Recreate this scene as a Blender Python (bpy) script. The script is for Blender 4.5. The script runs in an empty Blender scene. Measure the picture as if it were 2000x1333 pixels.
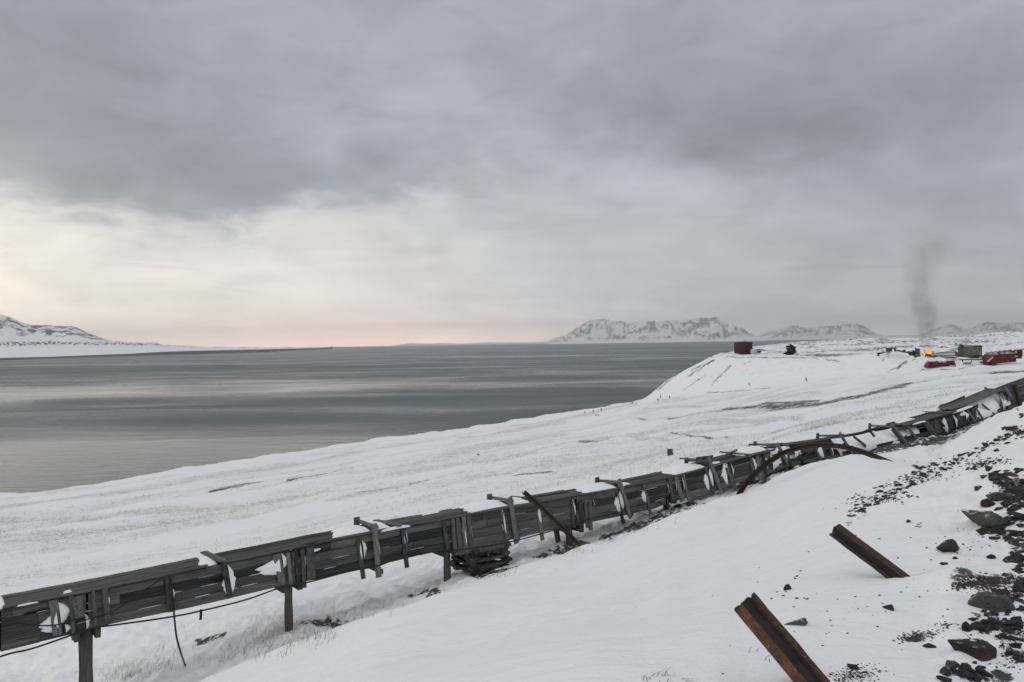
import bpy, bmesh, math, random
import numpy as np
from mathutils import Vector, Matrix
from mathutils.bvhtree import BVHTree

random.seed(7)
rng = np.random.default_rng(11)
R = math.radians
sc = bpy.context.scene
COL = sc.collection
SEA = -30.0

# ------------------------------------------------------------------ camera
F = 1556.0
cam_d = bpy.data.cameras.new('camera')
cam = bpy.data.objects.new('camera', cam_d)
COL.objects.link(cam)
cam_d.sensor_width = 36.0
cam_d.lens = 36.0 * F / 2000.0
cam_d.clip_start = 0.05
cam_d.clip_end = 90000.0
CAMR = Matrix.Rotation(R(90) + 0.0026, 3, 'X') @ Matrix.Rotation(-0.016, 3, 'Z')
cam.rotation_euler = CAMR.to_euler()
sc.camera = cam
CN = np.array(CAMR)


def ray(px, py):
    return CAMR @ Vector(((px - 1000) / F, -(py - 666.5) / F, -1.0))


def P(px, py, Y):
    """point on the sight line through a photo pixel, at distance Y"""
    d = ray(px, py)
    return d * (Y / d.y)


def Pn(px, py, Y):
    px, py, Y = np.broadcast_arrays(np.asarray(px, float), np.asarray(py, float), np.asarray(Y, float))
    c = np.stack([(px - 1000) / F, -(py - 666.5) / F, -np.ones_like(px)], -1)
    d = c @ CN.T
    return d * (Y / d[..., 1])[..., None]


def proj(v):
    """world points (n,3) -> photo pixel"""
    c = v @ CN
    return 1000 + F * c[..., 0] / -c[..., 2], 666.5 - F * c[..., 1] / -c[..., 2]


# ------------------------------------------------------------------ noise
_perm = rng.permutation(256)
_perm = np.concatenate([_perm, _perm, _perm])
_ga = rng.uniform(0, 2 * np.pi, 256)


def perlin(x, y):
    xi = np.floor(x).astype(int); yi = np.floor(y).astype(int)
    xf = x - xi; yf = y - yi
    xi &= 255; yi &= 255
    u = xf * xf * xf * (xf * (xf * 6 - 15) + 10); v = yf * yf * yf * (yf * (yf * 6 - 15) + 10)

    def g(ix, iy, dx, dy):
        a = _ga[_perm[_perm[ix & 255] + (iy & 255)]]
        return np.cos(a) * dx + np.sin(a) * dy
    n00 = g(xi, yi, xf, yf); n10 = g(xi + 1, yi, xf - 1, yf)
    n01 = g(xi, yi + 1, xf, yf - 1); n11 = g(xi + 1, yi + 1, xf - 1, yf - 1)
    return 1.5 * ((n00 * (1 - u) + n10 * u) * (1 - v) + (n01 * (1 - u) + n11 * u) * v)


def fbm(x, y, o=4, g=0.5):
    s = np.zeros_like(x); a = 1.0
    for i in range(o):
        s += a * perlin(x + 17.3 * i, y - 9.1 * i); x = x * 2.03; y = y * 2.03; a *= g
    return s


def sstep(a, b, x):
    t = np.clip((x - a) / (b - a), 0, 1)
    return t * t * (3 - 2 * t)


def pchip(xk, yk, x):
    xk = np.asarray(xk, float); yk = np.asarray(yk, float)
    h = np.diff(xk); d = np.diff(yk) / h
    m = np.zeros_like(yk)
    for i in range(1, len(xk) - 1):
        if d[i - 1] * d[i] > 0:
            w1 = 2 * h[i] + h[i - 1]; w2 = h[i] + 2 * h[i - 1]
            m[i] = (w1 + w2) / (w1 / d[i - 1] + w2 / d[i])
    m[0] = d[0]; m[-1] = d[-1]
    i = np.clip(np.searchsorted(xk, x) - 1, 0, len(h) - 1)
    t = (x - xk[i]) / h[i]
    return ((2 * t ** 3 - 3 * t ** 2 + 1) * yk[i] + (t ** 3 - 2 * t ** 2 + t) * h[i] * m[i]
            + (-2 * t ** 3 + 3 * t ** 2) * yk[i + 1] + (t ** 3 - t ** 2) * h[i] * m[i + 1])


# ------------------------------------------------------------------ objects
def tag(o, label=None, cat=None, group=None, kind=None):
    if label: o['label'] = label
    if cat: o['category'] = cat
    if group: o['group'] = group
    if kind: o['kind'] = kind
    return o


def empty(name, loc, label, cat, group=None):
    o = bpy.data.objects.new(name, None)
    COL.objects.link(o)
    o.location = loc
    o.empty_display_size = 0.2
    return tag(o, label, cat, group)


class MB:
    """collects shapes; build() links them as ONE mesh object"""

    def __init__(s):
        s.v = []; s.f = []; s.t = []; s.sm = []

    def add(s, vs, fs, tint=None, smooth=False):
        b = len(s.v)
        tint = random.random() if tint is None else tint
        s.v += [tuple(v) for v in vs]; s.t += [tint] * len(vs)
        s.f += [tuple(b + i for i in f) for f in fs]; s.sm += [smooth] * len(fs)
        return s

    def hexa(s, p, tint=None):
        return s.add(p, [(0, 3, 2, 1), (4, 5, 6, 7), (0, 1, 5, 4), (1, 2, 6, 5), (2, 3, 7, 6), (3, 0, 4, 7)], tint)

    def beam(s, a, b, w, d, side=None, jit=0.0, tint=None, taper=1.0):
        a = Vector(a); b = Vector(b); ax = (b - a).normalized()
        side = Vector(side) if side is not None else Vector((0, 0, 1)).cross(ax)
        if side.length < 1e-4: side = Vector((1, 0, 0))
        side = (side - ax * side.dot(ax)).normalized(); nn = ax.cross(side)
        n = 5 if jit else 2
        vs = []; fs = []
        for i in range(n):
            t = i / (n - 1); c = a.lerp(b, t); k = 1 + (taper - 1) * t
            for sx, sy in ((-1, -1), (1, -1), (1, 1), (-1, 1)):
                j = ax * random.uniform(-jit, jit) * 2 if i in (0, n - 1) else Vector()
                vs.append(c + side * (sx * w / 2 * k + random.uniform(-jit, jit)) + nn * (sy * d / 2 * k + random.uniform(-jit, jit) * .5) + j)
        for i in range(n - 1):
            for k in range(4):
                fs.append((i * 4 + k, i * 4 + (k + 1) % 4, i * 4 + 4 + (k + 1) % 4, i * 4 + 4 + k))
        fs.append((3, 2, 1, 0)); fs.append(tuple((n - 1) * 4 + k for k in range(4)))
        return s.add(vs, fs, tint)

    def strip(s, A, B, th, nrm, tint=None):
        """thick board lofted between polylines A and B"""
        vs = []; fs = []; nrm = Vector(nrm) * th
        for a, b in zip(A, B):
            vs += [a, b, b + nrm, a + nrm]
        n = len(A)
        for i in range(n - 1):
            for k in range(4):
                fs.append((i * 4 + k, i * 4 + (k + 1) % 4, i * 4 + 4 + (k + 1) % 4, i * 4 + 4 + k))
        fs.append((3, 2, 1, 0)); fs.append(tuple((n - 1) * 4 + k for k in range(4)))
        return s.add(vs, fs, tint)

    def tube(s, path, r, n=8, tint=None, caps=True, jit=0.0):
        path = [Vector(p) for p in path]; m = len(path)
        rr = r if hasattr(r, '__len__') else [r] * m
        vs = []; fs = []
        for i, p in enumerate(path):
            d = (path[min(i + 1, m - 1)] - path[max(i - 1, 0)]).normalized()
            u = d.cross(Vector((0.13, 0.05, 1))); u = u if u.length > .05 else d.cross(Vector((1, 0, 0)))
            u.normalize(); w = d.cross(u)
            for k in range(n):
                a = 2 * math.pi * k / n; q = rr[i] * (1 + random.uniform(-jit, jit))
                vs.append(p + u * math.cos(a) * q + w * math.sin(a) * q)
        for i in range(m - 1):
            for k in range(n):
                fs.append((i * n + k, i * n + (k + 1) % n, i * n + n + (k + 1) % n, i * n + n + k))
        b = len(s.f)
        s.add(vs, fs, tint, True)
        if caps:
            s.add([vs[k] for k in range(n)][::-1], [tuple(range(n))], tint)
            s.add([vs[(m - 1) * n + k] for k in range(n)], [tuple(range(n))], tint)
        return s

    def grid(s, pts, tint=None, smooth=True):
        ni = len(pts); nj = len(pts[0])
        vs = [q for r_ in pts for q in r_]
        fs = [(i * nj + j, i * nj + j + 1, (i + 1) * nj + j + 1, (i + 1) * nj + j) for i in range(ni - 1) for j in range(nj - 1)]
        return s.add(vs, fs, tint, smooth)

    def build(s, name, mat, parent=None, label=None, cat=None, group=None, kind=None, origin=None):
        me = bpy.data.meshes.new(name)
        vs = s.v
        if parent is not None:
            origin = parent.matrix_world.translation if parent.parent is None else None
            if parent.parent is None: origin = Vector(parent.location)
            else: origin = Vector(parent.location) + Vector(parent.parent.location)
            lo = Vector((0, 0, 0))
        else:
            if origin is None:
                a = np.array(vs); origin = Vector(((a[:, 0].min() + a[:, 0].max()) / 2, (a[:, 1].min() + a[:, 1].max()) / 2, a[:, 2].min()))
            origin = Vector(origin); lo = origin
        me.from_pydata([tuple(Vector(v) - origin) for v in vs], [], s.f)
        me.polygons.foreach_set('use_smooth', s.sm)
        at = me.attributes.new('tint', 'FLOAT', 'POINT'); at.data.foreach_set('value', s.t)
        me.materials.append(mat)
        me.validate(); me.update()
        o = bpy.data.objects.new(name, me)
        COL.objects.link(o)
        if parent is not None: o.parent = parent
        o.location = lo
        return tag(o, label, cat, group, kind)


def np_mesh(name, verts, faces, mat, smooth=True, attrs=None):
    me = bpy.data.meshes.new(name)
    nv = len(verts); nf = len(faces); k = faces.shape[1]
    me.vertices.add(nv); me.vertices.foreach_set('co', np.ascontiguousarray(verts, dtype=np.float32).ravel())
    me.loops.add(nf * k); me.loops.foreach_set('vertex_index', np.ascontiguousarray(faces, dtype=np.int32).ravel())
    me.polygons.add(nf)
    me.polygons.foreach_set('loop_start', np.arange(0, nf * k, k, dtype=np.int32))
    me.polygons.foreach_set('loop_total', np.full(nf, k, dtype=np.int32))
    me.update(calc_edges=True)
    me.polygons.foreach_set('use_smooth', np.full(nf, smooth, dtype=bool))
    for an, av in (attrs or {}).items():
        a = me.attributes.new(an, 'FLOAT', 'POINT'); a.data.foreach_set('value', np.ascontiguousarray(av, dtype=np.float32).ravel())
    me.materials.append(mat)
    me.validate(); me.update()
    o = bpy.data.objects.new(name, me); COL.objects.link(o)
    return o


def gridfaces(nr, nc):
    i = np.arange(nr - 1)[:, None] * nc + np.arange(nc - 1)[None, :]
    return np.stack([i, i + 1, i + nc + 1, i + nc], -1).reshape(-1, 4)


# ------------------------------------------------------------------ materials
class NT:
    def __init__(s, name, world=None):
        if world is None:
            s.m = bpy.data.materials.new(name); s.m.use_nodes = True; s.t = s.m.node_tree
        else:
            s.m = world; s.t = world.node_tree
        s.t.nodes.clear()
        s.out = s.t.nodes.new('ShaderNodeOutputMaterial' if world is None else 'ShaderNodeOutputWorld')

    def n(s, kind, **kw):
        q = s.t.nodes.new('ShaderNode' + kind)
        ins = kw.pop('i', {})
        for k, v in kw.items(): setattr(q, k, v)
        for k, v in ins.items(): s.set(q.inputs[k], v)
        return q

    def set(s, sock, v):
        if hasattr(v, 'is_output'): s.t.links.new(v, sock)
        elif hasattr(v, 'outputs'): s.t.links.new(v.outputs[0], sock)
        else:
            if sock.type == 'RGBA' and len(v) == 3: v = (*v, 1)
            sock.default_value = v

    def ma(s, op, a, b=None, c=None, clamp=False):
        q = s.n('Math', operation=op, use_clamp=clamp)
        for k, v in enumerate((a, b, c)):
            if v is not None: s.set(q.inputs[k], v)
        return q.outputs[0]

    def mix(s, f, a, b, blend='MIX'):
        q = s.n('Mix', data_type='RGBA', blend_type=blend)
        s.set(q.inputs[0], f); s.set(q.inputs[6], a); s.set(q.inputs[7], b)
        return q.outputs[2]

    def noise(s, vec, scale, detail=4, rough=0.55, dist=0.0):
        q = s.n('TexNoise', i={'Scale': scale, 'Detail': detail, 'Roughness': rough, 'Distortion': dist})
        if vec is not None: s.set(q.inputs['Vector'], vec)
        return q.outputs[0]

    def ramp(s, f, *stops):
        q = s.n('ValToRGB')
        s.set(q.inputs[0], f)
        e = q.color_ramp.elements
        while len(e) < len(stops): e.new(0.5)
        for k, (p, c) in enumerate(stops):
            e[k].position = p
            e[k].color = (c, c, c, 1) if isinstance(c, (int, float)) else (*c, 1)
        return q.outputs[0]

    def sm(s, x, a, b):
        q = s.n('MapRange', interpolation_type='SMOOTHSTEP')
        s.set(q.inputs[0], x); s.set(q.inputs[1], a); s.set(q.inputs[2], b)
        return q.outputs[0]

    def mapv(s, vec, scale=(1, 1, 1), rot=(0, 0, 0), loc=(0, 0, 0)):
        q = s.n('Mapping', i={'Scale': scale, 'Rotation': rot, 'Location': loc})
        s.set(q.inputs['Vector'], vec)
        return q.outputs[0]

    def pos(s):
        return s.n('NewGeometry').outputs['Position']

    def obj(s):
        return s.n('TexCoord').outputs['Object']

    def attr(s, name):
        return s.n('Attribute', attribute_name=name).outputs['Fac']

    def bsdf(s, col, rough=0.8, bump=None, dist=0.02, strength=1.0, **ins):
        q = s.n('BsdfPrincipled')
        s.set(q.inputs['Base Color'], col); s.set(q.inputs['Roughness'], rough)
        for k, v in ins.items(): s.set(q.inputs[k.replace('_', ' ')], v)
        if bump is not None:
            b = s.n('Bump', i={'Height': bump, 'Distance': dist, 'Strength': strength})
            s.t.links.new(b.outputs[0], q.inputs['Normal'])
        s.t.links.new(q.outputs[0], s.out.inputs['Surface'])
        return s.m


SNOW = (0.82, 0.84, 0.875)


def mat_ground():
    t = NT('snowy_ground')
    p = t.pos()
    g = t.attr('grass'); d = t.attr('dirt')
    ps = t.mapv(p, (1, 1, 1), (0, 0, R(-30)))
    gn = t.noise(t.mapv(ps, (.45, 1.5, 1.0)), 1.5, 8, 0.78)
    gn2 = t.noise(p, 9.0, 4, 0.75)
    gg = t.ma('ADD', t.ma('MULTIPLY', gn, .6), t.ma('MULTIPLY', gn2, .4))
    gm = t.sm(t.ma('ADD', gg, t.ma('MULTIPLY', g, .19)), .55, .70)
    gm = t.ma('MULTIPLY', gm, t.sm(g, 0.02, .5))
    gm = t.ma('MULTIPLY', gm, t.ma('ADD', .30, t.ma('MULTIPLY', t.sm(t.noise(p, 2.4, 5, .8), .46, .58), .75)))
    gcol = t.mix(t.noise(p, 3.1, 2), (.20, .155, .105), (.34, .28, .20))
    dn = t.ma('ADD', t.ma('MULTIPLY', t.noise(p, 4.4, 7, .8), .52), t.ma('MULTIPLY', t.noise(t.mapv(ps, (.35, 1.6, .8)), .8, 8, .8), .48))
    dm = t.sm(t.ma('ADD', dn, t.ma('MULTIPLY', d, .165)), .605, .645)
    dm = t.ma('MULTIPLY', dm, t.sm(d, 0.04, .3))
    dcol = t.mix(t.noise(p, 7.0, 4), (.026, .027, .030), (.085, .078, .070))
    sn = t.mix(t.noise(p, .35, 3), (.81, .825, .845), (.845, .855, .865))
    c = t.mix(t.ma('MULTIPLY', gm, .68), sn, gcol)
    c = t.mix(dm, c, dcol)
    b1 = t.noise(t.mapv(p, (1.0, 2.6, 1.0), (0, 0, R(-32))), 2.2, 5, 0.6)
    b2 = t.noise(p, 34.0, 3, .6)
    b = t.ma('ADD', t.ma('MULTIPLY', b1, 1.0), t.ma('MULTIPLY', b2, .10))
    b = t.ma('ADD', b, t.ma('MULTIPLY', dm, .35))
    return t.bsdf(c, .62, b, .055, .9, Specular_IOR_Level=.25)


def mat_snow():
    t = NT('packed_snow')
    o = t.pos()
    return t.bsdf(t.mix(t.noise(o, 5, 3), (.79, .81, .835), (.845, .855, .87)), .65, t.noise(o, 16, 4), .012, .8, Specular_IOR_Level=.2)


def mat_wood(name, scale, rot=(0, 0, 0), dark=1.0, warm=0.0):
    t = NT(name)
    p = t.pos()
    v = t.mapv(p, (1, 1, 1), rot)
    v = t.mapv(v, scale)
    g = t.noise(v, 1.0, 5, .68, .25)
    g2 = t.noise(v, 4.2, 3, .7)
    tint = t.attr('tint')
    f = t.ma('ADD', t.ma('MULTIPLY', g, .75), t.ma('MULTIPLY', t.ma('SUBTRACT', tint, .30), .34))
    k = dark
    c = t.ramp(f, (.26, (.020 * k, .0205 * k, .021 * k)), (.50, (.085 * k, .083 * k, .082 * k)),
               (.80, (.21 * k + .03 * warm, .20 * k + .015 * warm, .185 * k)))
    st = t.sm(t.noise(p, 1.7, 4, .6), .52, .72)
    c = t.mix(t.ma('MULTIPLY', st, .45), c, (.030, .033, .032))
    if warm: c = t.mix(t.ma('MULTIPLY', t.sm(t.noise(p, 2.4, 3), .5, .7), warm), c, (.13, .09, .05))
    kn = t.noise(t.mapv(v, (.55, .16, .16)), 1.6, 1, .3)
    c = t.mix(t.sm(kn, .73, .77), c, (.012, .011, .011))
    ho = t.ma('ADD', g, t.ma('MULTIPLY', g2, .5))
    return t.bsdf(c, .85, ho, .012, .8, Specular_IOR_Level=.2)


def mat_rust(name, hot=0.5, pink=0.0, sh=.22):
    t = NT(name)
    o = t.obj()
    n1 = t.noise(o, 9, 6, .72); n2 = t.noise(o, 46, 4, .7)
    f = t.ma('ADD', t.ma('MULTIPLY', n1, .5), t.ma('MULTIPLY', n2, .5))
    f2 = t.ma('ADD', f, t.ma('MULTIPLY', t.ma('SUBTRACT', t.attr('tint'), .5), sh))
    c = t.ramp(t.ma('ADD', f2, (hot - .5) * .3), (.36, (.012, .009, .009)), (.48, (.034, .018, .014)),
               (.60, (.085, .036, .019)), (.74, (.21, .085, .03)))
    if pink: c = t.mix(t.ma('MULTIPLY', t.sm(t.noise(o, 5, 5, .65), .56, .66), pink), c, (.22, .12, .11))
    sp = t.sm(t.noise(o, 70, 2, .5), .74, .78)
    c = t.mix(t.ma('MULTIPLY', sp, .8), c, (.55, .52, .45))
    return t.bsdf(c, t.ramp(n1, (.3, .55), (.7, .9)), f, .006, .9, Metallic=.15)


def mat_rock(name, c0, c1, scale=7.0):
    t = NT(name)
    o = t.pos()
    n1 = t.noise(o, scale, 6, .68); n2 = t.noise(o, scale * 6, 3, .6)
    c = t.ramp(t.ma('ADD', t.ma('MULTIPLY', n1, .7), t.ma('MULTIPLY', n2, .3)), (.36, c0), (.66, c1))
    # wind-blown snow caught on the upward faces
    nz = t.n('SeparateXYZ', i={0: t.n('NewGeometry').outputs['Normal']}).outputs[2]
    sn = t.ma('MULTIPLY', t.sm(nz, .55, .95), t.sm(t.noise(o, scale * 1.2, 4, .65), .56, .66))
    c = t.mix(t.ma('MULTIPLY', sn, .85), c, SNOW)
    return t.bsdf(c, .85, t.ma('ADD', n1, t.ma('MULTIPLY', n2, .5)), .03, .9, Specular_IOR_Level=.25)


def mat_plain(name, c, rough=.7, vary=.35, scale=3.0, metal=0.0, snow=0.0):
    t = NT(name)
    o = t.pos()
    n = t.noise(o, scale, 5, .65)
    lo = tuple(x * (1 - vary) for x in c); hi = tuple(min(1, x * (1 + vary)) for x in c)
    col = t.mix(t.sm(n, .35, .65), lo, hi)
    tv = t.ma('ADD', .72, t.ma('MULTIPLY', t.attr('tint'), .56))
    col = t.mix(1.0, col, t.n('CombineXYZ', i={0: tv, 1: tv, 2: tv}).outputs[0], 'MULTIPLY')
    if snow:
        nz = t.n('SeparateXYZ', i={0: t.n('NewGeometry').outputs['Normal']}).outputs[2]
        sn = t.ma('MULTIPLY', t.sm(nz, .45, .8), t.sm(t.noise(o, scale * .8, 3), .42, .55))
        col = t.mix(t.ma('MULTIPLY', sn, snow), col, SNOW)
    return t.bsdf(col, rough, n, .02, .5, Metallic=metal, Specular_IOR_Level=.3)


def mat_hill(name, sx, rock0, rock1, thr):
    t = NT(name)
    p = t.pos()
    rk = t.attr('rock')
    n1 = t.noise(t.mapv(p, (sx, sx, sx * .45)), 1.0, 8, .72)
    n2 = t.noise(t.mapv(p, (sx * 5, sx * 5, sx * 3)), 1.0, 5, .7)
    f = t.ma('ADD', t.ma('MULTIPLY', n1, .55), t.ma('MULTIPLY', n2, .45))
    f = t.ma('ADD', .5, t.ma('MULTIPLY', t.ma('SUBTRACT', f, .5), .6))
    m = t.sm(t.ma('ADD', f, t.ma('MULTIPLY', t.ma('SUBTRACT', rk, .5), .55)), thr - .12, thr + .12)
    c = t.mix(m, (.82, .84, .87), t.mix(n2, rock0, rock1))
    return t.bsdf(c, .8, f, 1.0 / sx * .10, .8, Specular_IOR_Level=.1)


def mat_sea():
    t = NT('sea_water')
    p = t.pos()
    # wind patches: bands of ruffled and of calmer water lying across the fjord
    w1 = t.noise(t.mapv(p, (1 / 640, 1 / 330, 1), (0, 0, R(6)), (.3, .1, 0)), 1.0, 3, .5, .5)
    w2 = t.noise(t.mapv(p, (1 / 150, 1 / 70, 1), (0, 0, R(4)), (3, 8, 0)), 1.0, 3, .55, .6)
    px_, py_, _pz = t.n('SeparateXYZ', i={0: p}).outputs
    def slick(cx, cy, rx, ry, a_):
        A = t.ma('DIVIDE', t.ma('SUBTRACT', px_, cx), rx); B = t.ma('DIVIDE', t.ma('SUBTRACT', py_, cy), ry)
        return t.ma('MULTIPLY', t.ma('EXPONENT', t.ma('MULTIPLY', t.ma('ADD', t.ma('MULTIPLY', A, A), t.ma('MULTIPLY', B, B)), -1.0)), a_)
    nz_ = t.ma('SUBTRACT', t.ma('ADD', t.ma('MULTIPLY', w1, .60), t.ma('MULTIPLY', w2, .40)), .5)
    nz_ = t.ma('MULTIPLY', nz_, t.ma('SUBTRACT', 1.0, t.ma('MULTIPLY', t.sm(py_, 500, 2600), .78)))
    calm = t.ma('ADD', .36, t.ma('MULTIPLY', nz_, 2.9))
    for q_ in [(-130, 205, 105, 95, .72), (-150, 640, 420, 120, .34), (-300, 560, 160, 120, .25), (-70, 445, 130, 30, -.35), (60, 500, 110, 26, -.22), (-60, 330, 120, 26, -.22), (-330, 1150, 600, 220, -.16)]:
        calm = t.ma('ADD', calm, slick(*q_))
    calm = t.sm(calm, 0.0, 1.0)
    h1 = t.noise(t.mapv(p, (.26, .60, 1), (0, 0, R(12))), 1.0, 5, .62)
    h2 = t.noise(t.mapv(p, (1.3, 2.1, 1), (0, 0, R(-8))), 1.0, 4, .6)
    h3 = t.noise(t.mapv(p, (.07, .17, 1), (0, 0, R(5))), 1.0, 4, .6)
    amp = t.n('MapRange', i={0: calm, 3: 1.15, 4: .11}).outputs[0]
    hh = t.ma('ADD', t.ma('ADD', t.ma('MULTIPLY', h1, 1.4), t.ma('MULTIPLY', h2, .38)), t.ma('MULTIPLY', h3, 2.2))
    hh = t.ma('MULTIPLY', hh, amp)
    ro = t.n('MapRange', i={0: calm, 3: .38, 4: .09}).outputs[0]
    return t.bsdf((.016, .036, .043), ro, hh, .62, 1.0, IOR=1.333, Specular_IOR_Level=.5)


def mat_volume(name, dens, col, aniso=0.0):
    t = NT(name)
    v = t.n('VolumePrincipled', i={'Color': col, 'Density': dens, 'Anisotropy': aniso})
    t.t.links.new(v.outputs[0], t.out.inputs['Volume'])
    return t.m


M = {
    'ground': mat_ground(),
    'snow': mat_snow(),
    'board': mat_wood('weathered_board', (1.1, 26, 26), (0, 0, R(-37))),
    'lid': mat_wood('weathered_lid_board', (1.1, 26, 26), (0, 0, R(-37)), 0.95, .12),
    'batten': mat_wood('weathered_batten', (30, 30, 1.6), (0, 0, 0), 1.35),
    'post': mat_wood('weathered_post', (26, 26, 1.5), (0, 0, 0), 1.15, .35),
    'timber': mat_wood('dark_timber', (6, 6, 14), (0, 0, R(-37)), 1.0, .35),
    'rust': mat_rust('rusty_steel', .52, .15, .15),
    'rust_hot': mat_rust('orange_rusty_steel', .43, .1, .34),
    'rust_dark': mat_rust('dark_rusty_steel', .24, .6, .20),
    'rubber': mat_plain('black_cable_sheath', (.012, .012, .013), .5, .2, 20),
    'rock': mat_rock('dark_rock', (.016, .016, .018), (.054, .052, .052), 9),
    'rock_red': mat_rock('reddish_dark_rock', (.018, .012, .012), (.058, .042, .041), 9),
    'rock_grey': mat_rock('grey_rock', (.040, .042, .040), (.105, .106, .098), 9),
    'rock_pale': mat_rock('pale_speckled_rock', (.09, .085, .078), (.30, .28, .26), 22),
    'rock_brick': mat_rock('brick_red_rock', (.10, .04, .03), (.18, .08, .06)),
    'grass': mat_plain('dry_grass_blade', (.27, .22, .16), .9, .35, 2.0),
    'sea': mat_sea(),
    'hill': mat_hill('far_snow_hill', 1 / 190, (.09, .095, .115), (.17, .17, .19), .475),
    'mount': mat_hill('far_snow_mountain', 1 / 900, (.15, .165, .205), (.24, .25, .29), .53),
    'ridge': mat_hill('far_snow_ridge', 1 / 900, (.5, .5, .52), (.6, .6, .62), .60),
    'tank': mat_plain('red_brown_tank_paint', (.050, .026, .027), .75, .3, .6),
    'red': mat_plain('faded_red_paint', (.125, .022, .022), .7, .35, .5, 0, .5),
    'red_dark': mat_plain('dark_red_paint', (.075, .018, .02), .7, .35, .5, 0, .75),
    'cream': mat_plain('dirty_cream_paint', (.42, .40, .34), .7, .2, .6, 0, .6),
    'greywood': mat_plain('grey_shed_boards', (.15, .15, .122), .85, .35, 1.2, 0, .8),
    'olive': mat_plain('grey_green_boards', (.055, .060, .050), .85, .4, 1.0, 0, .7),
    'soot': mat_plain('black_scrap', (.018, .018, .019), .8, .5, 1.0, 0, .4),
    'tan': mat_plain('yellowed_scrub', (.20, .17, .08), .9, .3, 2.0),
}

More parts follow.
